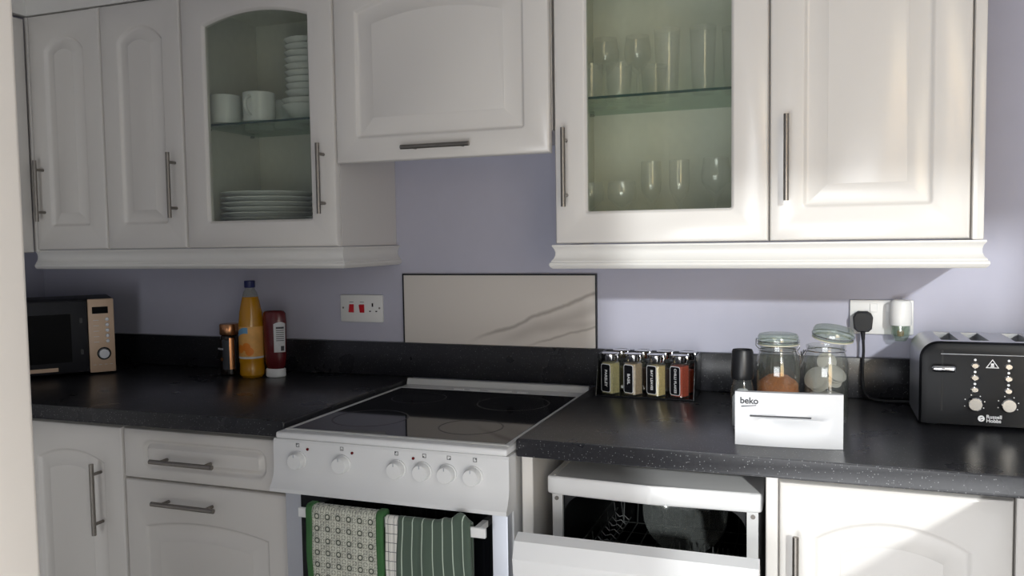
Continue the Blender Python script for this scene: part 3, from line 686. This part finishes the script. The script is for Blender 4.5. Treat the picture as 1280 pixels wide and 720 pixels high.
glassware('gin_glass', COUPE, [(.198, -.22, FL), (.280, -.22, FL)], 'short stemmed glass on the cabinet floor', 'short stemmed glasses on the cabinet floor')
glassware('champagne_glass', FLUTE, [(.342, -.16, FL), (.414, -.17, FL)], 'tall straight stemmed glass on the cabinet floor', 'tall stemmed glasses on the cabinet floor')
glassware('wine_glass', WINE, [(.505, -.19, FL), (.575, -.10, FL)], 'stemmed wine glass with rounded bowl on the cabinet floor', 'wine glasses on the cabinet floor')

# ------------------------------------------------------------------ microwave (front turned to the room)
ux, uy = .643, .766      # direction along the front, towards the control panel
t = thing('microwave', 'dark grey microwave with champagne control panel set across the corner', 'microwave', (-1.402, -.188, WT), math.atan2(uy, ux))
W, D, H = .43, .235, .243          # local: front along -x from the origin, depth +y
MB().box((-W, .012, .008), (0, D, H), .006, 2).build('casing', 'micro', t)
dr = MB().box((-W+.002, -.004, .010), (-.078, .0115, H-.004), .003, 2).build('door', 'micro', t)
MB().box((-W+.05, -.0046, .045), (-.125, -.0041, H-.045)).build('window', 'mesh', dr)
for z in (.075, .175): MB().box((-.100, -.0046, z-.008), (-.092, -.0041, z+.008)).build('latch', 'blackpl', dr)
MB().box((-W+.02, -.008, .018), (-.165, -.0042, .030), .001, 1).build('badge_strip', 'gold', dr)
p = MB().box((-.076, -.008, .006), (-.001, .0115, H-.001), .003, 2).build('control_panel', 'gold', t)
MB().box((-.064, -.0086, .195), (-.018, -.0081, .217)).build('display', 'mesh', p)
for k in range(5):
    b = MB().cyl((-.022, -.0082, .176-k*.0175), (-.022, -.0125, .176-k*.0175), .0058, .005, n=14).build('button', 'silverpl', p)
    MB().box((-.062, -.0085, .173-k*.0175), (-.046, -.0081, .1745-k*.0175)).build('marking', 'lgprint', p)
k = MB().cyl((-.034, -.0082, .066), (-.034, -.021, .066), .0165, .0145, n=24).build('dial', 'silverpl', p)
MB().cyl((-.034, -.0081, .066), (-.034, -.0095, .066), .0205, n=24).build('dial_ring', 'micro', p)
for k in range(4): MB().box((-.066+k*.016, -.0085, .030), (-.058+k*.016, -.0081, .0315)).build('marking', 'lgprint', p)
for x in (-W+.03, -.03): MB().cyl((x, .03, .0005), (x, .03, .0075), .01, n=10).build('foot', 'rubber', t)

# ------------------------------------------------------------------ coffee jar, squash, ketchup
t = thing('coffee_jar', 'dark coffee jar with copper lid beside the squash bottle', 'jar', (-1.0, -.125, WT+.0005))
MB().lathe([(.0, 0), (.027, 0), (.030, .004), (.030, .110), (.027, .122), (.024, .126), (.0, .126)], 28).build('body', 'coffee_glass', t)
MB().lathe([(.0, .1265), (.0285, .1265), (.030, .129), (.030, .158), (.028, .161), (.0, .161)], 28).build('lid', 'copper', t)
mb = MB(); n = 14
mb.rings([[(.0304*math.cos(a), .0304*math.sin(a), z) for a in [-1.75+1.45*i/n for i in range(n+1)]] for z in (.020, .112)], False); lb = mb.build('label', 'print', t)
mb = MB(); mb.rings([[(.0308*math.cos(a), .0308*math.sin(a), z) for a in [-.95+.5*i/6 for i in range(7)]] for z in (.02, .118)], False); mb.build('copper_band', 'copper', t)
text('lettering', 'NESCAFE', .0075, t, (-.0095, -.0318, .084), (PI/2, 0, -.35), 'lgprint')
mb = MB(); mb.prism(arcpts(0, 0, .006, 0, 2*PI, 12)[:-1], 'y', -.0006, 0); o = mb.build('emblem', 'copper', t); o.location = (-.006, -.0312, .052); o.rotation_euler = (0, 0, -.2)

t = thing('squash_bottle', 'tall orange squash bottle with navy cap and fruit label', 'bottle', (-.904, -.142, WT+.0005))
MB().lathe([(.0, .002), (.030, 0), (.037, .008), (.0375, .030), (.036, .040), (.0375, .050), (.0375, .165), (.034, .200), (.027, .235), (.0235, .248), (.0, .248)], 32).build('body', 'squash', t)
MB().lathe([(.0235, .2485), (.020, .262), (.0145, .272), (.0145, .276), (.0, .276)], 28).build('neck', 'clearpl', t)
MB().lathe([(.0, .2765), (.0155, .2765), (.0165, .278), (.0165, .296), (.015, .298), (.0, .298)], 24).build('cap', 'navy', t)
def wrap(parent, name, mat, r, a0, a1, z0, z1, n=16, zc=None):
    mb = MB(); mb.rings([[(r*math.cos(a), r*math.sin(a), z) for a in [a0+(a1-a0)*i/n for i in range(n+1)]] for z in (z0, z1)], False); return mb.build(name, mat, parent)
MAT['labelorange'] = pm('orange_fruit_label', '#e0a75a', .5, scale=38, var=.28)
MAT['labelblue'] = pm('blue_label_flash', '#6d9fc4', .5, scale=60, var=.2)
MAT['labelwhite'] = pm('white_label_paper', '#cfd0d2', .55, scale=140, var=.12)
MAT['fruit'] = pm('printed_orange', '#e07f1c', .5, scale=60, var=.2)
lb = wrap(t, 'label', 'labelorange', .0380, -3.0, .2, .066, .158)
wrap(lb, 'label_foot', 'labelwhite', .0383, -3.0, .2, .060, .066)
mb = MB(); mb.rings([[(.0384*math.cos(a), .0384*math.sin(a), zz+.010*math.sin((a+2.2)*2.0)) for a in [-2.35+1.15*i/12 for i in range(13)]] for zz in (.128, .146)], False); mb.build('brand_flash', 'labelblue', lb)
for a, zc in ((-1.9, .090), (-1.35, .096), (-1.1, .082)):
    mb = MB(); n = 16
    mb.rings([[(.0386*math.cos(a+q/.038*math.cos(2*PI*i/n)), .0386*math.sin(a+q/.038*math.cos(2*PI*i/n)), zc+q*math.sin(2*PI*i/n)) for i in range(n)] for q in (.0005, .006, .010, .013)], True); mb.build('fruit_print', 'fruit', lb)

t = thing('ketchup_bottle', 'upside-down ketchup bottle standing on its white cap', 'bottle', (-.832, -.122, WT+.0005), .15)
MB().lathe([(.0, 0), (.026, 0), (.0285, .003), (.0285, .024), (.027, .026), (.0, .026)], 32, sx=1.1, sy=.8).build('cap', 'whitepl', t)
MB().lathe([(.0, .0262), (.024, .0262), (.0285, .034), (.0315, .060), (.0335, .120), (.0345, .170), (.033, .196), (.028, .203), (.024, .200), (.0, .199)], 36, sx=1.1, sy=.72).build('body', 'ketchup', t)
mb = MB(); n = 14
def kp(a, z, e=.0006): r = .0322+(z-.06)*.02; return ((r+e)*1.1*math.cos(a), (r+e)*.72*math.sin(a), z)
mb.rings([[kp(-1.35+1.15*i/n, z+.006*math.sin(PI*i/n)*(1 if z > .12 else 0)) for i in range(n+1)] for z in (.078, .10, .12, .14, .165)], False); lb = mb.build('label', 'labelwhite', t)
for k in range(7):
    mb = MB(); z = .150-k*.0062; mb.rings([[kp(-1.15+.75*i/6, z+q, .0010) for i in range(7)] for q in (0, .0022 if k else .006)], False); mb.build('text_line', 'print', lb)
mb = MB(); mb.rings([[kp(-.75+.35*i/6, q, .0010) for i in range(7)] for q in (.082, .097)], False); mb.build('barcode', 'print', lb)

# ------------------------------------------------------------------ switch plate and socket
t = thing('cooker_switch', 'white cooker switch plate with two red rockers and a socket', 'switch', (-.5915, -.0005, 1.1155))
MB().box((-.0745, -.010, -.0425), (.0745, 0, .0425), .0025, 2).build('plate', 'whitepl', t)
for x, s in ((-.034, 1), (.003, -1)):
    mb = MB(); mb.prism([(-.0102, -.013), (-.0102-(.006 if s > 0 else .001), -.011), (-.0102-(.001 if s > 0 else .006), .011), (-.0102, .013)], 'x', x-.008, x+.008); mb.build('rocker', 'red', t)
    MB().box((x-.007, -.0106, .019), (x+.007, -.0101, .0205)).build('marking', 'print', t)
for a, b in (((.0375, .006), (.0425, .017)), ((.028, -.010), (.034, -.0065)), ((.050, -.010), (.056, -.0065))): MB().box((a[0], -.0106, a[1]), (b[0], -.0101, b[1])).build('pin_hole', 'dark', t)
for x in (-.064, .064): MB().cyl((x, -.0101, .002), (x, -.0108, .002), .0032, n=10).build('screw', 'steel', t)
t = thing('double_socket', 'white double wall socket above the storage jars', 'socket', (.888, -.0005, 1.1155))
MB().box((-.073, -.009, -.043), (.073, 0, .043), .0025, 2).build('plate', 'whitepl', t)
for x in (-.018, .018): MB().box((x-.0085, -.0115, .013), (x+.0085, -.0091, .034), .001, 1).build('rocker', 'whitepl', t)
pl = thing('plug', 'black rounded plug of the toaster pushed into the double socket', 'plug', (.845, -.0098, 1.106))
mb = MB()
oc = [(-.021, -.018), (-.013, -.026), (.013, -.026), (.021, -.018), (.0235, .010), (.019, .020), (.011, .0255), (-.011, .0255), (-.019, .020), (-.0235, .010)]
mb.rings([[(x*s, y, z*s) for x, z in oc] for y, s in ((0, .98), (-.010, 1.0), (-.026, .97), (-.032, .86))], True, True, True); mb.build('body', 'rubber', pl, 45)
mb = MB(); mb.cyl((0, -.016, -.0265), (.001, -.016, -.046), .0058, .0042, n=12); mb.build('strain_relief', 'rubber', pl)
pts = []
ctrl = [(.846, -.0258, 1.060), (.847, -.027, 1.03), (.845, -.032, .99), (.846, -.038, .95), (.856, -.045, .922), (.885, -.052, .9145), (.93, -.056, .9145), (.975, -.058, .9145), (1.02, -.062, .9145)]
cv = [Vector(c) for c in ctrl]
for i in range(len(cv)-1):
    p0, p1, p2, p3 = cv[max(i-1, 0)], cv[i], cv[i+1], cv[min(i+2, len(cv)-1)]
    for s in range(6):
        q = s/6; pts.append(.5*((2*p1)+(p2-p0)*q+(2*p0-5*p1+4*p2-p3)*q*q+(3*p1-p0-3*p2+p3)*q**3))
pts.append(cv[-1])
cb = MB().tube(pts, .0034, 8).build('power_cable', 'rubber'); tag(cb, 'black power cable hanging from the plug down to the worktop', 'cable')
t = thing('plug_in_freshener', 'white plug-in air freshener with glass refill in the double socket', 'air freshener', (.9295, -.0122, 1.130))
mb = MB(); mb.lathe([(.0, -.030), (.0245, -.030), (.0255, -.026), (.0245, .024), (.021, .030), (.017, .0315), (.015, .029), (.0, .029)], 28, (0, -.026, 0), sy=.98); mb.build('shell', 'whitepl', t)
MB().lathe([(.0, -.0685), (.013, -.0685), (.019, -.058), (.0215, -.045), (.0215, -.0305), (.019, -.0305), (.019, -.044), (.0165, -.056), (.0, -.060)], 24, (0, -.026, 0)).build('refill_bottle', 'lidglass', t)
MB().lathe([(.0, -.058), (.007, -.057), (.0085, -.050), (.007, -.043), (.0, -.042)], 16, (0, -.026, 0)).build('oil', 'amber', t)

# ------------------------------------------------------------------ spice rack and jars
t = thing('spice_rack', 'black two-tier stand holding the small spice jars', 'rack', (.318, -.105, WT+.0005))
MB().box((-.120, -.062, 0), (.128, .070, .004)).build('base', 'blackgloss', t)
for x, mt in ((-.124, 'l'), (.128, 'r')):
    mb = MB(); mb.prism([(-.066, 0), (-.040, .095), (-.030, .108), (.065, .108), (.070, 0)], 'x', x, x+.003, .0008); mb.build('side_panel', 'blackgloss', t)
MB().box((-.1205, .0655, .0045), (.1275, .069, .075)).build('back_panel', 'blackgloss', t)
JROT = math.radians(-28)
def spice(label, spot, word, fill, lvl=.080):
    j = thing('spice_jar', label, 'jar', spot, JROT, 'small square spice jars in the black stand'); s = .0195
    def sq(q, z, c=.004): return [(x, y, z) for x, y in ((-q+c, -q), (q-c, -q), (q, -q+c), (q, q-c), (q-c, q), (-q+c, q), (-q, q-c), (-q, -q+c))]
    mb = MB(); mb.rings([sq(s-.001, 0), sq(s, .002), sq(s, .080), sq(s*.8, .086), sq(s*.72, .088)], True, True); mb.build('jar_glass', 'jarglass', j)
    mb = MB(); mb.rings([sq(s-.0022, .003), sq(s-.0022, lvl)], True, True, True); mb.build('contents', fill, j)
    mb = MB(); mb.lathe([(.0, .0882), (.0165, .0882), (.017, .090), (.017, .103), (.0, .103)], 20); ld = mb.build('lid', 'chrome', j)
    mb = MB(); mb.tube([(.0215*math.cos(a), .0215*math.sin(a), .1065) for a in [2*PI*i/20 for i in range(20)]], .0018, 6, True); mb.cyl((0, 0, .1032), (0, 0, .1075), .0208, n=24); mb.tube([(.021, 0, .106), (.0245, 0, .098), (.021, 0, .088)], .0016, 6); mb.build('clip', 'chrome', ld)
    if word:
        def rr(w_, h_, r): return arcpts(w_-r, h_-r, r, 0, PI/2, 4)+arcpts(-w_+r, h_-r, r, PI/2, PI, 4)+arcpts(-w_+r, -h_+r, r, PI, 1.5*PI, 4)+arcpts(w_-r, -h_+r, r, 1.5*PI, 2*PI, 4)
        mb = MB(); mb.prism(rr(.0158, .037, .006), 'y', -.0004, 0); lo = mb.build('label', 'lgprint', j); lo.location = (0, -s-.0002, .043)
        mb = MB(); mb.prism(rr(.0142, .0354, .005), 'y', -.0004, 0); mb.build('label_field', 'blackgloss', lo).location = (0, -.0005, 0)
        text('lettering', word, .0115 if len(word) < 8 else .0098, lo, (.001, -.0011, 0), (PI/2, PI/2, 0), 'lgprint', bold=.0002)
    return j
zj = WT+.0048
for i, (wd, fl) in enumerate((('PARSLEY', 'parsley'), ('BASIL', 'basil'), ('BAY LEAVES', 'bay'), ('CHILLI FLAKES', 'chilli'))):
    spice('spice jar labelled %s in the front row of the black stand' % wd.lower(), (.229+i*.0600, -.139, zj), wd, fl, (.082, .082, .078, .080)[i])
for i, fl in enumerate(('green_spice', 'dark_spice', 'grey_spice', 'paprika')):
    spice('spice jar in the back row of the stand, behind the %s jar' % ('parsley', 'basil', 'bay leaves', 'chilli flakes')[i], (.243+i*.0590, -.073, zj), None, fl, .06)

# ------------------------------------------------------------------ detergent drawer used as a tidy
bx = thing('detergent_drawer', 'white washing machine drawer front with a slot grip, in front of the jars', 'drawer', (.6865, -.575, WT+.0005), math.radians(4))
w2, hh = .1005, .106
mb = MB()
def fr(x): return -.006*(1-(x/w2)**2)   # slightly bowed face
NX, NZ = 40, 24
def fy(x, z):
    y = fr(x)
    # scooped grip below the slot
    k = max(0, 1-((x-.005)/.072)**2); e = .058-z
    if e > 0: y += .016*k*math.exp(-e/.018)*min(1, e/.002)
    return y
rows = [[mb.v((-w2+2*w2*i/NX, fy(-w2+2*w2*i/NX, hh*j/NZ), hh*j/NZ)) for i in range(NX+1)] for j in range(NZ+1)]
back = [[mb.v((-w2+2*w2*i/NX, .012, hh*j/NZ)) for i in range(NX+1)] for j in (0, NZ)]
for a, b in zip(rows, rows[1:]):
    for i in range(NX): mb.face([a[i], a[i+1], b[i+1], b[i]])
for i in range(NX):
    mb.face([rows[0][i], back[0][i], back[0][i+1], rows[0][i+1]]); mb.face([rows[-1][i], rows[-1][i+1], back[1][i+1], back[1][i]])
    mb.face([back[0][i], back[1][i], back[1][i+1], back[0][i+1]])
mb.face([r[0] for r in rows]+[back[1][0], back[0][0]]); mb.face([r[-1] for r in rows][::-1]+[back[0][-1], back[1][-1]])
fp = mb.build('front_panel', 'drawerwhite', bx, 40)
MB().box((-.072, fr(.05)-.0035, .0585), (.042, fr(.05)+.003, .0608)).build('grip_slot', 'print', fp)
mb = MB(); mb.box((-.092, .0125, .004), (.092, .048, .006)); mb.box((-.092, .0125, .0062), (-.090, .048, .045)); mb.box((.090, .0125, .0062), (.092, .048, .045)); mb.box((-.090, .046, .0062), (.090, .048, .045)); mb.build('tray', 'whitepl', bx)
text('lettering', 'beko', .0175, fp, (-.0735, fr(.075)-.0006, .0885), (PI/2, 0, -.09), 'print', bold=.0004)
mb = MB(); mb.prism([(-.0885, .0765), (-.0585, .0795), (-.0585, .0810), (-.0885, .0780)], 'y', fr(.075)-.0012, fr(.075)+.001); mb.build('logo_underline', 'print', fp)

# grinder
t = thing('salt_grinder', 'salt grinder with black top behind the drawer front', 'grinder', (.588, -.430, WT+.0005))
MB().lathe([(.0, .002), (.022, 0), (.0245, .004), (.0245, .080), (.020, .100), (.0185, .106), (.017, .106), (.0, .104)], 28).build('glass_body', 'jarglass', t)
MB().lathe([(.0, .006), (.0215, .006), (.0215, .066), (.010, .084), (.0, .086)], 24).build('salt', 'salt', t)
MB().lathe([(.0, .1065), (.0225, .1065), (.0235, .110), (.0240, .116), (.0225, .165), (.0205, .170), (.019, .1665), (.0, .166)], 28).build('cap', 'blackpl', t)

# clip-top jars
def clip_jar(label, loc, openl, rz):
    t = thing('clip_top_jar', label, 'jar', loc, rz)
    MB().lathe([(.0, .004), (.040, 0), (.046, .006), (.047, .020), (.047, .132), (.044, .146), (.039, .156), (.039, .164), (.0415, .166), (.0415, .171), (.038, .172), (.037, .164), (.042, .145), (.045, .130), (.045, .012), (.0, .008)], 40).build('jar_glass', 'jarglass', t)
    lid = thing('lid_pivot', None, None); bpy.data.objects.remove(lid)
    Mx = Matrix.Translation((0, 0, .1745))
    if openl: Mx = Matrix.Translation((.012, .012, .187)) @ Matrix.Rotation(math.radians(9), 4, 'Y') @ Matrix.Rotation(math.radians(6), 4, 'X')
    mb = MB(); mb.T = Mx; mb.lathe([(.0, .002), (.036, .002), (.0425, .0), (.0435, .004), (.0430, .016), (.040, .021), (.034, .0225), (.0, .021)], 40); lo = mb.build('lid', 'lidglass', t)
    mb = MB(); mb.T = Mx; mb.lathe([(.0375, -.0028), (.0435, -.0028), (.0435, -.0003), (.0375, -.0003), (.0375, -.0028)], 40); mb.build('rubber_seal', 'seal', lo)
    mb = MB(); mb.T = Mx; mb.tube([(.0447*math.cos(a), .0447*math.sin(a), .006) for a in [2*PI*i/32 for i in range(32)]], .0012, 6, True); mb.build('lid_wire', 'chrome', lo)
    mb = MB(); mb.tube([(.0408*math.cos(a), .0408*math.sin(a), .160) for a in [2*PI*i/32 for i in range(32)]], .0014, 6, True)
    if openl:
        for s in (-1, 1): mb.tube([(-.040, s*.013, .160), (-.046, s*.013, .150), (-.052, s*.011, .128), (-.053, s*.004, .118)], .0013, 6)
        mb.tube([(-.050, -.013, .156), (-.052, 0, .142), (-.050, .013, .156)], .0012, 6); mb.box((-.0545, -.009, .112), (-.053, .009, .124))
    else:
        for s in (-1, 1): mb.tube([(s*.0415, 0, .160), (s*.048, -.004, .168), (s*.0475, -.003, .184), (s*.0445, 0, .182)], .0013, 6)
        mb.tube([(.0415, 0, .160), (.050, -.002, .150), (.048, 0, .140)], .0013, 6)
    mb.build('clip_wire', 'chrome', t)
    return t
t = clip_jar('glass clip-top jar with closed lid, part filled with brown granules', (.657, -.345, WT+.0005), False, -.25)
MB().lathe([(.0, .0125), (.043, .0125), (.0435, .016), (.0435, .084), (.040, .090), (.022, .103), (.008, .108), (.0, .108)], 36).build('granules', 'granule', t, 60)
clip_jar('glass clip-top jar with lid hanging open, full of pale round pads', (.7565, -.325, WT+.0005), True, -.2)
PAD = [(.0, -.004), (.024, -.0035), (.031, -.001), (.034, -.0003), (.034, .0003), (.031, .001), (.024, .0035), (.0, .004)]
src = None
pads = [(0, 0, .016+k*.0095, 0, 0, 0, 1.0) for k in range(6)]
for sx, yaw, lean, zc, dy in ((-1, -.55, 1.05, .096, -.006), (1, .75, .75, .104, .002)):      # two leaning bundles of pads
    nx, ny, nz_ = math.sin(yaw)*math.sin(lean), -math.cos(yaw)*math.sin(lean), math.cos(lean)
    for k in range(3):
        q = -.012+k*.0105; pads.append((sx*.0175+nx*q, dy+ny*q, zc+nz_*q+.003*(k % 2), lean, 0, yaw, .70 if sx > 0 else .76))
pads.append((.002, .020, .132, 1.25, 0, .2, .62))
for (x, y, z, rx, ry, rz, sc) in pads:
    if src is None: src = MB().lathe(PAD, 28).build('filter_pad', 'pad', None, 50); o = src; tag(o, 'pale round coffee pad heaped inside the open clip-top jar', 'coffee pad', 'coffee pads in the open jar')
    else: o = src.copy(); COL.objects.link(o)
    o.location = (.7565+x, -.325+y, WT+z); o.rotation_euler = (rx, ry, rz); o.scale = (sc, sc, 1)

# ------------------------------------------------------------------ toaster
TX0, TX1, TY0, TY1, TH = .946, 1.285, -.300, -.080, .182
t = thing('toaster', 'black four-slot toaster with chrome lever and dials on the worktop', 'toaster', (TX0, TY0, WT+.0005)); TW = TX1-TX0; TD = TY1-TY0
def tprof(i): 
    r = .038-i
    return [(i, .006)]+[(x, z) for x, z in arcpts(i+r, TH-i-r, r, PI, PI/2, 8)]+[(x, z) for x, z in arcpts(TW-i-r, TH-i-r, r, PI/2, 0, 8)]+[(TW-i, .006)]
mb = MB()
mb.rings([[(x, y, z) for x, z in tprof(i)] for i, y in ((.014, 0), (.004, .003), (0, .012))], True, True, False)
mb.build('front_casing', 'toaster', t, 40); mb = MB()
mb.rings([[(x, y, z) for x, z in tprof(i)] for i, y in ((0, TD-.012), (.004, TD-.003), (.014, TD))], True, False, True)
mb.build('back_casing', 'toaster', t, 40)
SL = [.045, .103, .185, .243]; sw = .034; ys, ye = .038, TD-.035
# metal wrap with slots cut through its flat top
mb = MB(); P0 = tprof(0); left = P0[:10]; right = P0[9:]
prL = [p for p in P0 if p[0] <= .038+1e-6]; prR = [p for p in P0 if p[0] >= TW-.038-1e-6]
mb.rings([[(x, y, z) for x, z in prL] for y in (.0122, TD-.0122)], False); mb.rings([[(x, y, z) for x, z in prR] for y in (.0122, TD-.0122)], False)
xs = [.038]+[q for s in SL for q in (s, s+sw)]+[TW-.038]; yy = [.0122, ys, ye, TD-.0122]
for i in range(len(xs)-1):
    for j in range(3):
        if i % 2 == 1 and j == 1: continue
        mb.face([mb.v((xs[i], yy[j], TH)), mb.v((xs[i+1], yy[j], TH)), mb.v((xs[i+1], yy[j+1], TH)), mb.v((xs[i], yy[j+1], TH))])
for s in SL:
    for a, b in (((s, ys), (s+sw, ys)), ((s+sw, ys), (s+sw, ye)), ((s+sw, ye), (s, ye)), ((s, ye), (s, ys))):
        mb.face([mb.v((a[0], a[1], TH)), mb.v((b[0], b[1], TH)), mb.v((b[0], b[1], .05)), mb.v((a[0], a[1], .05))])
    mb.face([mb.v((s, ys, .05)), mb.v((s+sw, ys, .05)), mb.v((s+sw, ye, .05)), mb.v((s, ye, .05))])
mb.build('metal_wrap', 'toastertop', t, 30)
MB().box((.0415, -.0006, .034), (.0450, .0012, .164)).build('lever_track', 'dark', t)
mb = MB(); mb.box((.021, -.020, .119), (.068, -.0015, .1335), .006, 4); lv = mb.build('lever', 'chrome', t)
MB().box((.040, -.001, .156), (TW-.04, .0006, .1568)).build('trim_line', 'silverpl', t)
for gx in (.105, .167):
    for k in range(3):
        mb = MB(); n = 18; z = .133-k*.0255
        mb.rings([[(gx+r*math.cos(2*PI*i/n), -y, z+.8*r*math.sin(2*PI*i/n)) for i in range(n)] for r, y in ((.0085, 0), (.0085, .002), (.006, .0045))], True, False, True); mb.build('button', 'chrome', t)
        mb = MB(); mb.cyl((gx, .0005, z+.0125), (gx, -.0012, z+.0125), .0026, n=10); mb.build('button_light', 'lgprint', t)
    mb = MB(); n = 24; z = .053
    mb.rings([[(gx+r*math.cos(2*PI*i/n), -y, z+r*math.sin(2*PI*i/n)) for i in range(n)] for r, y in ((.0145, 0), (.0145, .012), (.0125, .0145))], True, False, True); mb.build('dial', 'chrome', t)
    for a in (-.5, .25, 1.0, 1.9, 2.7, 3.5):
        MB().cyl((gx+.0195*math.cos(a), .0005, z+.0185*math.sin(a)), (gx+.0195*math.cos(a), -.0008, z+.0185*math.sin(a)), .0012, n=8).build('dial_mark', 'lgprint', t)
mb = MB()
def tri(s): return [(-s, -s*.55), (s, -s*.55), (0, s*.95)]
A = [mb.v((.137+x, -.0006, .136+z)) for x, z in tri(.0125)]; B = [mb.v((.137+x, -.0006, .136+z)) for x, z in tri(.0098)]
for i in range(3): mb.face([A[i], A[(i+1) % 3], B[(i+1) % 3], B[i]])
mb.box((.1335, -.0007, .1315), (.1405, -.0002, .1335)); mb.box((.1342, -.0007, .1342), (.1398, -.0002, .1392))
mb.build('hot_symbol', 'lgprint', t)
text('lettering', 'Russell\nHobbs', .0105, t, (.127, -.0008, .0215), (PI/2, 0, 0), 'lgprint', 'LEFT', bold=.0002)
mb = MB(); mb.cyl((.118, .0004, .0215), (.118, -.0008, .0215), .0065, n=20); lg = mb.build('emblem', 'lgprint', t)
mb = MB(); mb.prism([(.1150, .0230), (.1195, .0255), (.1205, .0240), (.1165, .0222)], 'y', -.0012, -.0009); mb.prism([(.1160, .0185), (.1205, .0208), (.1213, .0195), (.1175, .0175)], 'y', -.0012, -.0009); mb.build('emblem_letter', 'blackgloss', lg)
for x in (.03, TW-.03):
    for y in (.03, TD-.03): MB().cyl((x, y, 0), (x, y, .006), .010, n=10).build('foot', 'rubber', t)
